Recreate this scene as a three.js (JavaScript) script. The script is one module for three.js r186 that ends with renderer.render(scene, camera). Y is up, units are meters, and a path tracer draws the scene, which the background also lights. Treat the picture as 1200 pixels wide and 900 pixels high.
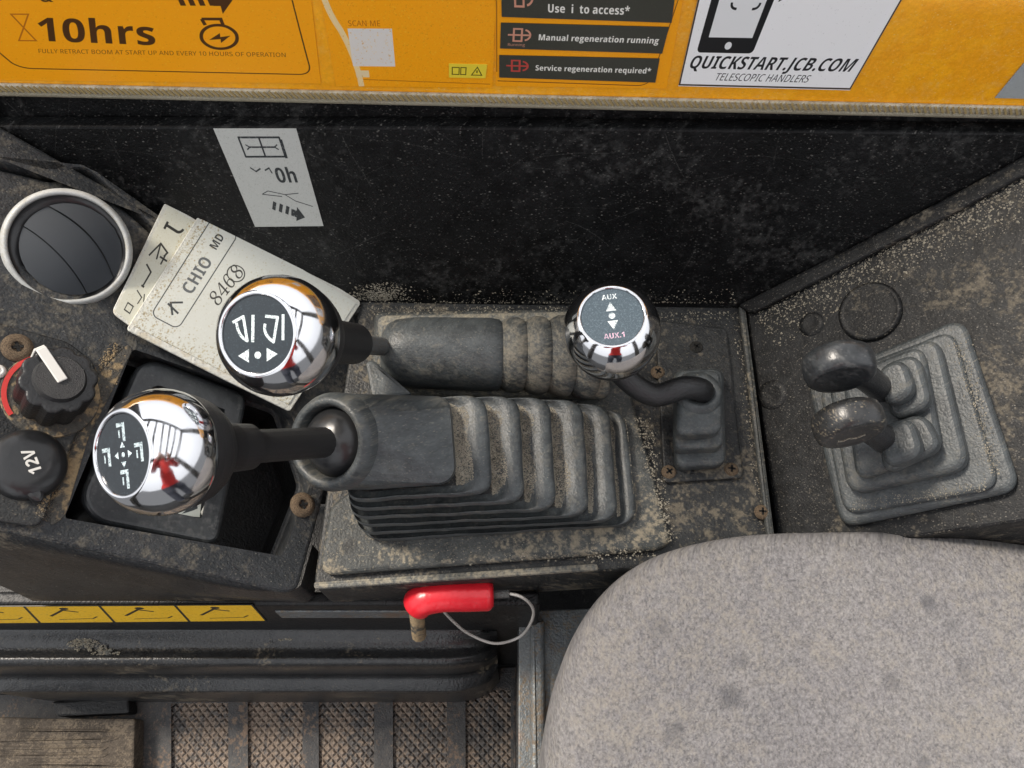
import * as THREE from 'three';
import { mergeGeometries, toCreasedNormals, mergeVertices } from 'three/addons/utils/BufferGeometryUtils.js';
import { ConvexGeometry } from 'three/addons/geometries/ConvexGeometry.js';
import { RoundedBoxGeometry } from 'three/addons/geometries/RoundedBoxGeometry.js';
import { TextGeometry } from 'three/addons/geometries/TextGeometry.js';
import { FontLoader } from 'three/addons/loaders/FontLoader.js';

// ---------------------------------------------------------------- camera, sky, sun, exposure
const V3 = (x, y, z) => new THREE.Vector3(x, y, z);
const scene = new THREE.Scene();
const camera = new THREE.PerspectiveCamera(50, 4 / 3, 0.02, 60);
camera.position.set(0, 0.544, 0.2536);
camera.lookAt(0, 0, 0);
const renderer = new THREE.WebGLRenderer({ antialias: true });
renderer.toneMapping = THREE.LinearToneMapping;
renderer.toneMappingExposure = 2.05;
renderer.shadowMap.enabled = true;
{
  const w = 256, h = 128, d = new Float32Array(w * h * 4);
  for (let y = 0; y < h; y++) for (let x = 0; x < w; x++) {
    const el = Math.sin(((y + 0.5) / h - 0.5) * Math.PI), i = (y * w + x) * 4;
    const L = el > 0 ? 0.54 + 0.42 * el : 0.14;
    d[i] = L * 0.98; d[i + 1] = L; d[i + 2] = L * 1.04; d[i + 3] = 1;
  }
  const t = new THREE.DataTexture(d, w, h, THREE.RGBAFormat, THREE.FloatType);
  t.mapping = THREE.EquirectangularReflectionMapping; t.magFilter = THREE.LinearFilter; t.needsUpdate = true;
  scene.background = t; scene.environment = t;
}
const sun = new THREE.DirectionalLight(0xfff4e6, 2.6);
sun.position.set(-0.7, 1.0, -0.32); sun.castShadow = true; sun.shadow.radius = 22;
sun.shadow.mapSize.set(2048, 2048);
Object.assign(sun.shadow.camera, { left: -1, right: 1, top: 1, bottom: -1, near: 0.01, far: 5 });
scene.add(sun);

// ---------------------------------------------------------------- surveying helpers: plan positions read at a known height
const EYE = V3(0, 0.544, 0.2536), FOC = 965, SN = Math.sin(65 * Math.PI / 180), CS = Math.cos(65 * Math.PI / 180);
function ray(px, py) { const a = (px - 600) / FOC, b = (450 - py) / FOC; return V3(a, -SN + b * CS, -CS - b * SN); }
function onLevel(px, py, y) { const r = ray(px, py); return EYE.clone().addScaledVector(r, (y - EYE.y) / r.y); }
class Frame {
  constructor(o, n, x = V3(1, 0, 0)) {
    this.o = o.clone(); this.n = n.clone().normalize();
    this.u = x.clone().addScaledVector(this.n, -x.dot(this.n)).normalize();
    this.v = this.n.clone().cross(this.u);
    this.m = new THREE.Matrix4().makeBasis(this.u, this.v, this.n).setPosition(this.o);
    this.inv = this.m.clone().invert();
  }
  hit(px, py, h = 0) { const r = ray(px, py); const t = (h + this.o.clone().sub(EYE).dot(this.n)) / r.dot(this.n); return EYE.clone().addScaledVector(r, t); }
  loc(px, py, h = 0) { return this.hit(px, py, h).applyMatrix4(this.inv); }
  at(px, py, h = 0) { return new Frame(this.hit(px, py, h), this.n, this.u); }
  to(p) { return p.clone().applyMatrix4(this.inv); }
}
const level = (px, py, y) => new Frame(onLevel(px, py, y), V3(0, 1, 0));

const used = {};
function numbered(n) { if (!(n in used)) { used[n] = 0; return n; } used[n]++; return n + '_' + String(used[n]).padStart(3, '0'); }
function thing(name, label, category, frame, group) {
  const g = new THREE.Group(); g.name = numbered(name); scene.add(g);
  g.position.copy(frame.o); g.quaternion.setFromRotationMatrix(frame.m);
  g.userData = { label, category }; if (group) g.userData.group = group;
  return g;
}
function part(name, geo, mat, parent, label) {
  const m = new THREE.Mesh(geo, mat); m.name = name; m.castShadow = m.receiveShadow = true; parent.add(m);
  if (label) m.userData.label = label;
  return m;
}
function structure(name, label, frame) {
  const g = new THREE.Group(); g.name = name; scene.add(g); g.position.copy(frame.o); g.quaternion.setFromRotationMatrix(frame.m);
  g.userData = { kind: 'structure', label, category: 'structure' }; return g;
}

// ---------------------------------------------------------------- shapes
function roundPoly(pts, r) {                      // closed polygon of Vector2 with rounded corners
  const n = pts.length, s = new THREE.Shape();
  for (let i = 0; i < n; i++) {
    const p = pts[i], a = pts[(i + n - 1) % n], b = pts[(i + 1) % n];
    const da = a.clone().sub(p), db = b.clone().sub(p), rr = Math.min(Array.isArray(r) ? r[i] : r, da.length() * 0.48, db.length() * 0.48);
    const s0 = p.clone().addScaledVector(da.normalize(), rr), s1 = p.clone().addScaledVector(db.normalize(), rr);
    if (i === 0) s.moveTo(s0.x, s0.y); else s.lineTo(s0.x, s0.y);
    if (rr > 0) s.quadraticCurveTo(p.x, p.y, s1.x, s1.y);
  }
  s.closePath(); return s;
}
const flat = (F, pts, h) => pts.map(([x, y]) => { const p = F.loc(x, y, h); return new THREE.Vector2(p.x, p.y); });
function slabGeo(F, pts, h0, h1, { r = 0.002, bevel = 0.0012, nose = 0, seg = 2, holes = [], curve = 5, holeR = 0.004 } = {}) {
  const s = roundPoly(flat(F, pts, h1), r);
  for (const hl of holes) s.holes.push(roundPoly(flat(F, hl, h1), holeR));
  const b = Math.min(bevel, (h1 - h0) * 0.49);
  const g = new THREE.ExtrudeGeometry(s, { depth: h1 - h0 - 2 * b, bevelEnabled: b > 0, bevelThickness: b, bevelSize: nose || b, bevelOffset: -(nose || b), bevelSegments: seg, curveSegments: curve });
  g.translate(0, 0, h0 + b);
  return planarUV(g);
}
function grid(rows, closedV = false) {            // surface through rows of points, uv in metres
  const R = rows.length, C = rows[0].length, pos = [], uv = [], idx = [];
  for (let i = 0; i < R; i++) { let d = 0; for (let j = 0; j < C; j++) { const p = rows[i][j]; if (j) d += p.distanceTo(rows[i][j - 1]); pos.push(p.x, p.y, p.z); let e = 0; for (let k = 1; k <= i; k++) e += rows[k][j].distanceTo(rows[k - 1][j]); uv.push(d, e); } }
  for (let i = 0; i < R - 1; i++) for (let j = 0; j < C - 1; j++) { const a = i * C + j, b = a + 1, c = a + C, e = c + 1; idx.push(a, c, b, b, c, e); }
  const g = new THREE.BufferGeometry();
  g.setAttribute('position', new THREE.Float32BufferAttribute(pos, 3)); g.setAttribute('uv', new THREE.Float32BufferAttribute(uv, 2));
  g.setIndex(idx); g.computeVertexNormals(); return g;
}
function tube(pts, r, seg = 32, rad = 12) {
  return new THREE.TubeGeometry(new THREE.CatmullRomCurve3(pts), seg, r, rad, false);
}
const lathe = (pts, seg = 40) => new THREE.LatheGeometry(pts.map(([r, y]) => new THREE.Vector2(r, y)), seg);
function planarUV(g, ax = 'x', ay = 'y') {
  const p = g.attributes.position, uv = new Float32Array(p.count * 2), get = { x: 'getX', y: 'getY', z: 'getZ' };
  for (let i = 0; i < p.count; i++) { uv[2 * i] = p[get[ax]](i) + 0.6 * p.getZ(i); uv[2 * i + 1] = p[get[ay]](i) + 0.8 * p.getZ(i); }
  g.setAttribute('uv', new THREE.BufferAttribute(uv, 2)); return g;
}
function hull(pts, crease = 0.6) { const g = new ConvexGeometry(pts); const q = toCreasedNormals(g, crease); return planarUV(q); }

// ---------------------------------------------------------------- noise and surface textures
let seedN = 1; function rnd() { seedN |= 0; seedN = seedN + 0x6D2B79F5 | 0; let t = Math.imul(seedN ^ seedN >>> 15, 1 | seedN); t = t + Math.imul(t ^ t >>> 7, 61 | t) ^ t; return ((t ^ t >>> 14) >>> 0) / 4294967296; }
function lattice(n, seed) { seedN = seed * 7919 + n; const a = new Float32Array(n * n); for (let i = 0; i < n * n; i++) a[i] = rnd(); return a; }
function noiseField(size, n, seed, ny = n) {      // tiling value noise
  const m = Math.max(n, ny), L = lattice(m, seed), out = new Float32Array(size * size);
  for (let y = 0; y < size; y++) {
    const fy = y / size * ny, y0 = Math.floor(fy), ty = fy - y0, sy = ty * ty * (3 - 2 * ty), r0 = (y0 % ny) * m, r1 = ((y0 + 1) % ny) * m;
    for (let x = 0; x < size; x++) {
      const fx = x / size * n, x0 = Math.floor(fx), tx = fx - x0, sx = tx * tx * (3 - 2 * tx), a = x0 % n, b = (x0 + 1) % n;
      const p = L[r0 + a] + (L[r0 + b] - L[r0 + a]) * sx, q = L[r1 + a] + (L[r1 + b] - L[r1 + a]) * sx;
      out[y * size + x] = p + (q - p) * sy;
    }
  }
  return out;
}
function layered(size, seed, list) { const o = new Float32Array(size * size); let k = 0; for (const [n, w, ny] of list) { const f = noiseField(size, n, seed + ++k, ny); for (let i = 0; i < o.length; i++) o[i] += f[i] * w; } return o; }
const sstep = (a, b, x) => { const t = Math.min(1, Math.max(0, (x - a) / (b - a))); return t * t * (3 - 2 * t); };
const enc = (c) => Math.max(0, Math.min(255, Math.round(255 * (c <= 0.0031308 ? 12.92 * c : 1.055 * Math.pow(c, 1 / 2.4) - 0.055))));
const TILE = 0.30;
function texOf(data, size, srgb, tile = TILE) {
  const t = new THREE.DataTexture(data, size, size, THREE.RGBAFormat); t.wrapS = t.wrapT = THREE.RepeatWrapping; t.magFilter = THREE.LinearFilter; t.minFilter = THREE.LinearMipmapLinearFilter;
  if (srgb) t.colorSpace = THREE.SRGBColorSpace; t.repeat.set(1 / tile, 1 / tile); t.needsUpdate = true; return t;
}
// colour of a grubby surface: base, dust lying on it in patches with ragged edges, loose specks, scratches
function grime(seed, { size = 1024, base, base2 = base, dust, cover = 0.3, soft = 0.18, most = 0.8, specks = 0.004, speckCol = dust, scratches = 0, scratchCol = dust, fine = 0.25, rough = 0.7, tile = TILE, stains = 0, stainCol = base, stainK = [0.15, 0.4], stainR = [8, 26], patch = [[6, 0.24], [17, 0.2], [53, 0.26], [150, 0.3]] }) {
  const big = layered(size, seed, patch);
  const var2 = layered(size, seed + 50, [[9, 0.5], [60, 0.5]]);
  const fin = layered(size, seed + 90, [[200, 0.5], [420, 0.5]]);
  const col = new Uint8Array(size * size * 4), rg = new Uint8Array(size * size * 4), lin = new Float32Array(size * size * 3);
  for (let i = 0; i < size * size; i++) {
    const grain = (fin[i] - 0.5) * 2;
    let a = sstep(1 - cover - soft, 1 - cover + soft, big[i] * 1.7 - 0.35 + grain * 0.16) * most;
    a *= 1 - fine + fine * (1 + grain * 1.4);
    a = Math.max(0, Math.min(1, a));
    const v = sstep(0.3, 0.7, var2[i]), gm = 1 + grain * fine;
    for (let c = 0; c < 3; c++) lin[i * 3 + c] = ((base[c] + (base2[c] - base[c]) * v) * gm) * (1 - a) + dust[c] * a;
    const rv = Math.round(255 * Math.min(1, rough + a * 0.3 + grain * 0.05)); rg[i * 4] = rg[i * 4 + 1] = rg[i * 4 + 2] = rv; rg[i * 4 + 3] = 255;
  }
  seedN = seed * 131 + 7;
  const dab = (x, y, k, c) => { const i = ((y & (size - 1)) * size + (x & (size - 1))) * 3; for (let q = 0; q < 3; q++) lin[i + q] += (c[q] - lin[i + q]) * k; };
  for (let n = 0; n < specks * size * size; n++) { const x = rnd() * size | 0, y = rnd() * size | 0, k = 0.25 + 0.6 * rnd() * rnd(), s = rnd() < 0.18 ? 2 : 1; for (let a = 0; a < s + 1; a++) for (let b = 0; b < s; b++) dab(x + a, y + b, k, speckCol); }
  for (let n = 0; n < scratches; n++) { let x = rnd() * size, y = rnd() * size, an = rnd() * 6.28, l = 20 + rnd() * 120, k = 0.12 + 0.35 * rnd() * rnd(); for (let t = 0; t < l; t++) { x += Math.cos(an); y += Math.sin(an); an += (rnd() - 0.5) * 0.05; if (rnd() < 0.8) dab(x | 0, y | 0, k, scratchCol); } }
  for (let n = 0; n < stains; n++) { const x = rnd() * size, y = rnd() * size, r = stainR[0] + rnd() * stainR[1], k = stainK[0] + rnd() * stainK[1]; for (let b = -r; b < r; b++) for (let a = -r; a < r; a++) { const q = Math.hypot(a, b) / r + (rnd() - 0.5) * 0.5; if (q < 0.9) dab((x + a) | 0, (y + b) | 0, k * (1 - q * q * 0.8), stainCol); } }
  for (let i = 0; i < size * size; i++) { for (let c = 0; c < 3; c++) col[i * 4 + c] = enc(lin[i * 3 + c]); col[i * 4 + 3] = 255; }
  const hs = size / 2, r2 = new Uint8Array(hs * hs * 4); for (let y = 0; y < hs; y++) for (let x = 0; x < hs; x++) for (let c = 0; c < 4; c++) r2[(y * hs + x) * 4 + c] = rg[(y * 2 * size + x * 2) * 4 + c];
  return { map: texOf(col, size, true, tile), roughnessMap: texOf(r2, hs, false, tile) };
}
function bumpTex(size, seed, list, tile = TILE) { const f = layered(size, seed, list), d = new Uint8Array(size * size * 4); for (let i = 0; i < f.length; i++) { d[i * 4] = d[i * 4 + 1] = d[i * 4 + 2] = f[i] * 255; d[i * 4 + 3] = 255; } return texOf(d, size, false, tile); }
const grainBump = bumpTex(1024, 301, [[60, 0.25], [220, 0.35], [400, 0.4]]);
const softBump = bumpTex(512, 311, [[12, 0.4], [40, 0.35], [160, 0.25]]);
const weaveBump = bumpTex(1024, 321, [[8, 0.15], [150, 0.3], [330, 0.55]]);
const std = (o) => new THREE.MeshStandardMaterial({ side: THREE.DoubleSide, ...o });
const dusty = (g, o = {}) => new THREE.MeshPhysicalMaterial({ side: THREE.DoubleSide, specularIntensity: 0.55, ...g, bumpMap: grainBump, bumpScale: 0.0005, roughness: 1, ...o });

const TAN = [0.27, 0.24, 0.18], GREYDUST = [0.20, 0.195, 0.185];
const M = {};
M.wall = dusty(grime(11, { base: [0.004, 0.0042, 0.0045], base2: [0.008, 0.0083, 0.0087], dust: [0.062, 0.062, 0.06], cover: 0.2, soft: 0.3, most: 0.6, specks: 0.012, speckCol: [0.17, 0.165, 0.15], scratches: 130, scratchCol: [0.14, 0.14, 0.13], rough: 0.5, tile: 0.42, patch: [[3, 0.3, 5], [8, 0.25, 14], [40, 0.2], [130, 0.25]] }), { specularIntensity: 0.35 });
M.front = dusty(grime(12, { base: [0.022, 0.024, 0.026], base2: [0.032, 0.034, 0.036], dust: [0.12, 0.108, 0.085], cover: 0.24, soft: 0.26, most: 0.55, specks: 0.012, speckCol: [0.16, 0.15, 0.125], rough: 0.5, scratches: 40 }));
M.frontDirt = dusty(grime(13, { base: [0.06, 0.057, 0.05], dust: [0.27, 0.20, 0.115], cover: 0.55, most: 0.85, specks: 0.01, rough: 0.8, stains: 60, stainCol: [0.04, 0.035, 0.028] }));
M.rubber = dusty(grime(14, { base: [0.04, 0.045, 0.047], base2: [0.058, 0.065, 0.067], dust: [0.13, 0.122, 0.1], cover: 0.22, soft: 0.32, most: 0.5, specks: 0.014, speckCol: [0.17, 0.16, 0.13], rough: 0.44, fine: 0.3 }), { specularIntensity: 0.8, bumpScale: 0.00028 });
M.rubberDust = dusty(grime(15, { base: [0.085, 0.088, 0.083], base2: [0.11, 0.112, 0.105], dust: TAN, cover: 0.42, soft: 0.28, most: 0.7, specks: 0.03, rough: 0.8, fine: 0.4, stains: 50, stainCol: [0.05, 0.05, 0.046] }));
M.ribs = dusty(grime(35, { base: [0.046, 0.05, 0.05], base2: [0.068, 0.072, 0.07], dust: [0.2, 0.18, 0.14], cover: 0.36, soft: 0.3, most: 0.6, specks: 0.03, rough: 0.55, fine: 0.35 }));
M.plate = dusty(grime(16, { base: [0.04, 0.043, 0.042], base2: [0.06, 0.063, 0.06], dust: [0.25, 0.215, 0.155], cover: 0.28, soft: 0.2, most: 0.65, specks: 0.022, rough: 0.55, fine: 0.35, stains: 30, stainCol: [0.02, 0.02, 0.019] }));
M.base = dusty(grime(17, { base: [0.015, 0.0158, 0.0165], base2: [0.026, 0.027, 0.027], dust: [0.16, 0.137, 0.1], cover: 0.22, soft: 0.22, most: 0.6, specks: 0.014, rough: 0.5, scratches: 50 }));
M.rear = dusty(grime(18, { base: [0.005, 0.0053, 0.0056], base2: [0.012, 0.0125, 0.013], dust: [0.17, 0.148, 0.112], cover: 0.22, soft: 0.2, most: 0.6, specks: 0.02, speckCol: [0.22, 0.2, 0.165], rough: 0.5, scratches: 140, scratchCol: [0.17, 0.155, 0.13], patch: [[4, 0.34, 6], [11, 0.26], [45, 0.2], [150, 0.2]] }), { specularIntensity: 0.4, bumpScale: 0.0002 });
M.seat = std({ ...grime(19, { base: [0.168, 0.161, 0.162], base2: [0.186, 0.178, 0.175], dust: [0.24, 0.218, 0.184], cover: 0.24, soft: 0.45, most: 0.6, specks: 0.04, speckCol: [0.27, 0.258, 0.245], rough: 0.95, fine: 0.5, stains: 24, stainCol: [0.07, 0.07, 0.076], stainK: [0.3, 0.4], stainR: [10, 26] }), bumpMap: weaveBump, bumpScale: 0.0012, roughness: 1 });
M.orange = new THREE.MeshPhysicalMaterial({ side: THREE.DoubleSide, ...grime(20, { base: [0.86, 0.36, 0.002], base2: [0.92, 0.41, 0.003], dust: [0.75, 0.42, 0.08], cover: 0.2, soft: 0.3, most: 0.4, specks: 0.012, speckCol: [0.8, 0.55, 0.2], rough: 0.36, fine: 0.1, scratches: 120, scratchCol: [0.75, 0.5, 0.2] }), bumpMap: softBump, bumpScale: 0.0004, roughness: 1, clearcoat: 0.5, clearcoatRoughness: 0.22 });
M.mat = dusty(grime(21, { base: [0.042, 0.042, 0.043], base2: [0.06, 0.058, 0.056], dust: [0.22, 0.15, 0.1], cover: 0.34, most: 0.55, specks: 0.01, rough: 0.6, stains: 30, stainCol: [0.02, 0.02, 0.02] }));
M.wood = dusty(grime(22, { size: 512, tile: 0.15, base: [0.045, 0.037, 0.029], base2: [0.07, 0.057, 0.044], dust: [0.155, 0.126, 0.092], cover: 0.4, most: 0.6, specks: 0.015, rough: 0.85, fine: 0.4 }));
M.black = dusty(grime(23, { base: [0.008, 0.008, 0.0085], base2: [0.012, 0.012, 0.012], dust: [0.06, 0.056, 0.05], cover: 0.15, most: 0.5, specks: 0.004, rough: 0.45 }));
M.paddle = dusty(grime(36, { size: 512, base: [0.02, 0.022, 0.024], base2: [0.03, 0.033, 0.035], dust: [0.1, 0.1, 0.097], cover: 0.16, most: 0.4, rough: 0.32 }), { bumpScale: 0.0001, specularIntensity: 1 });
M.scuffed = dusty(grime(29, { size: 512, tile: 0.15, base: [0.016, 0.0165, 0.017], base2: [0.024, 0.024, 0.024], dust: [0.3, 0.25, 0.17], cover: 0.09, most: 0.6, specks: 0.008, rough: 0.34, fine: 0.3 }), { bumpScale: 0.0001, specularIntensity: 1 });
M.lever = std({ color: new THREE.Color().setRGB(0.009, 0.009, 0.0095), roughness: 0.42, bumpMap: grainBump, bumpScale: 0.0004 });
M.gloss = std({ color: new THREE.Color().setRGB(0.014, 0.0145, 0.0155), roughness: 0.3, bumpMap: softBump, bumpScale: 0.0003 });
const chromeWear = { roughnessMap: bumpTex(512, 341, [[6, 0.07], [30, 0.06], [120, 0.06]], 1) };
M.rail = dusty(grime(37, { base: [0.012, 0.0125, 0.0135], base2: [0.02, 0.0205, 0.021], dust: [0.16, 0.135, 0.095], cover: 0.16, soft: 0.16, most: 0.6, specks: 0.008, rough: 0.3, scratches: 90, scratchCol: [0.12, 0.11, 0.1], patch: [[5, 0.3, 3], [14, 0.26], [60, 0.22], [150, 0.22]] }), { specularIntensity: 1, bumpScale: 0.0003 });
M.chrome = std({ color: new THREE.Color().setRGB(0.72, 0.72, 0.735), metalness: 1, roughness: 1, ...chromeWear });
M.chromeRing = std({ color: new THREE.Color().setRGB(0.62, 0.62, 0.63), metalness: 1, roughness: 0.2 });
M.silver = std({ ...grime(24, { size: 512, tile: 0.15, base: [0.34, 0.35, 0.34], base2: [0.4, 0.41, 0.4], dust: [0.3, 0.28, 0.22], cover: 0.25, most: 0.5, specks: 0.01, rough: 0.5, fine: 0.08 }), roughness: 1, metalness: 0.05 });
M.cream = dusty(grime(25, { base: [0.50, 0.50, 0.45], base2: [0.56, 0.56, 0.51], dust: [0.42, 0.35, 0.22], cover: 0.24, most: 0.5, specks: 0.006, speckCol: [0.12, 0.11, 0.09], rough: 0.55, fine: 0.06 }));
M.trim = dusty(grime(26, { size: 512, tile: 0.15, base: [0.40, 0.36, 0.26], base2: [0.46, 0.42, 0.32], dust: [0.24, 0.2, 0.13], cover: 0.3, most: 0.6, specks: 0.02, speckCol: [0.1, 0.09, 0.07], rough: 0.6, fine: 0.15 }));
M.steel = dusty(grime(27, { size: 512, tile: 0.15, base: [0.12, 0.13, 0.135], base2: [0.16, 0.17, 0.17], dust: [0.2, 0.14, 0.08], cover: 0.25, most: 0.6, specks: 0.008, rough: 0.45, stains: 20, stainCol: [0.2, 0.1, 0.04] }), { metalness: 0.3 });
M.rust = dusty(grime(28, { size: 512, tile: 0.15, base: [0.05, 0.036, 0.026], base2: [0.11, 0.075, 0.048], dust: [0.34, 0.25, 0.16], cover: 0.45, most: 0.7, specks: 0.02, rough: 0.8, fine: 0.3 }));
M.grit = std({ ...grime(34, { size: 512, tile: 0.05, base: [0.15, 0.135, 0.105], base2: [0.24, 0.22, 0.175], dust: [0.32, 0.285, 0.22], cover: 0.3, rough: 0.9 }), roughness: 1 });
M.red = std({ color: new THREE.Color().setRGB(0.55, 0.012, 0.022), roughness: 0.3, bumpMap: softBump, bumpScale: 0.0005 });
M.white = std({ color: new THREE.Color().setRGB(0.62, 0.61, 0.57), roughness: 0.6 });
M.redPrint = std({ color: new THREE.Color().setRGB(0.5, 0.03, 0.025), roughness: 0.6 });

// printing: canvas drawn in its own units
function print(w, h, draw, o = {}) {
  const c = document.createElement('canvas'); c.width = w; c.height = h; const g = c.getContext('2d'); draw(g, w, h);
  const t = new THREE.CanvasTexture(c); t.colorSpace = THREE.SRGBColorSpace; t.anisotropy = 8;
  return std({ map: t, roughness: 0.5, bumpMap: null, ...o });
}
function speckle(g, w, h, n, cols, seed, s = 2) { seedN = seed; for (let i = 0; i < n; i++) { g.globalAlpha = 0.1 + 0.35 * rnd(); g.fillStyle = cols[(rnd() * cols.length) | 0]; const q = s * (0.5 + rnd()); g.fillRect(rnd() * w, rnd() * h, q, q); } g.globalAlpha = 1; }
// thin sticker with printed face: corners top-left, top-right, bottom-right, bottom-left
function sticker(name, F, c4, h, mat, parent, label, thick = 0.0004) {
  const q = c4.map(([x, y]) => F.loc(x, y, h)), N = 10, pos = [], uv = [], idx = [];
  for (let i = 0; i <= N; i++) for (let j = 0; j <= N; j++) {
    const a = j / N, b = i / N, p = q[0].clone().lerp(q[1], a).lerp(q[3].clone().lerp(q[2], a), b);
    pos.push(p.x, p.y, h); uv.push(a, 1 - b);
  }
  for (let i = 0; i < N; i++) for (let j = 0; j < N; j++) { const a = i * (N + 1) + j, b = a + 1, c = a + N + 1, d = c + 1; idx.push(a, c, b, b, c, d); }
  // edge walls down to the surface, sampling the border of the print
  const ring = []; for (let j = 0; j < N; j++) ring.push(j); for (let i = 0; i < N; i++) ring.push(i * (N + 1) + N); for (let j = N; j > 0; j--) ring.push(N * (N + 1) + j); for (let i = N; i > 0; i--) ring.push(i * (N + 1));
  const b0 = pos.length / 3; for (const r of ring) { pos.push(pos[r * 3], pos[r * 3 + 1], h - thick); uv.push(uv[r * 2], uv[r * 2 + 1]); }
  for (let k = 0; k < ring.length; k++) { const k2 = (k + 1) % ring.length; idx.push(ring[k], ring[k2], b0 + k, b0 + k, ring[k2], b0 + k2); }
  const g = new THREE.BufferGeometry(); g.setAttribute('position', new THREE.Float32BufferAttribute(pos, 3)); g.setAttribute('uv', new THREE.Float32BufferAttribute(uv, 2)); g.setIndex(idx);
  const gg = toCreasedNormals(g, 0.5);
  return part(name, gg, mat, parent, label);
}

const CRUMB = [0, 1, 2].map((k) => { const g = new THREE.OctahedronGeometry(1, 0); seedN = 40 + k; const p = g.attributes.position, mv = {}; for (let i = 0; i < p.count; i++) { const key = [p.getX(i), p.getY(i), p.getZ(i)].map((q) => Math.round(q)).join(); const f = mv[key] ||= 0.6 + 0.7 * rnd(); p.setXYZ(i, p.getX(i) * f, p.getY(i) * f, p.getZ(i) * f * 0.6); } g.computeVertexNormals(); return g; });
function grit(name, parent, mat, n, seed, size, where, label) {     // loose grains of soil, real geometry joined into one part
  seedN = seed; const list = [];
  for (let i = 0; i < n; i++) { const p = where(i); if (!p) continue; const g = CRUMB[(rnd() * 3) | 0].clone(), r = size * (0.35 + rnd() * rnd() * 1.3); g.rotateZ(rnd() * 6.28); g.scale(r, r, r); g.translate(p.x, p.y, p.z); list.push(g); }
  const m = part(name, planarUV(mergeGeometries(list)), mat, parent, label); m.userData.kind = 'stuff'; return m;
}
const tri = () => rnd() + rnd() - 1;
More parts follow.
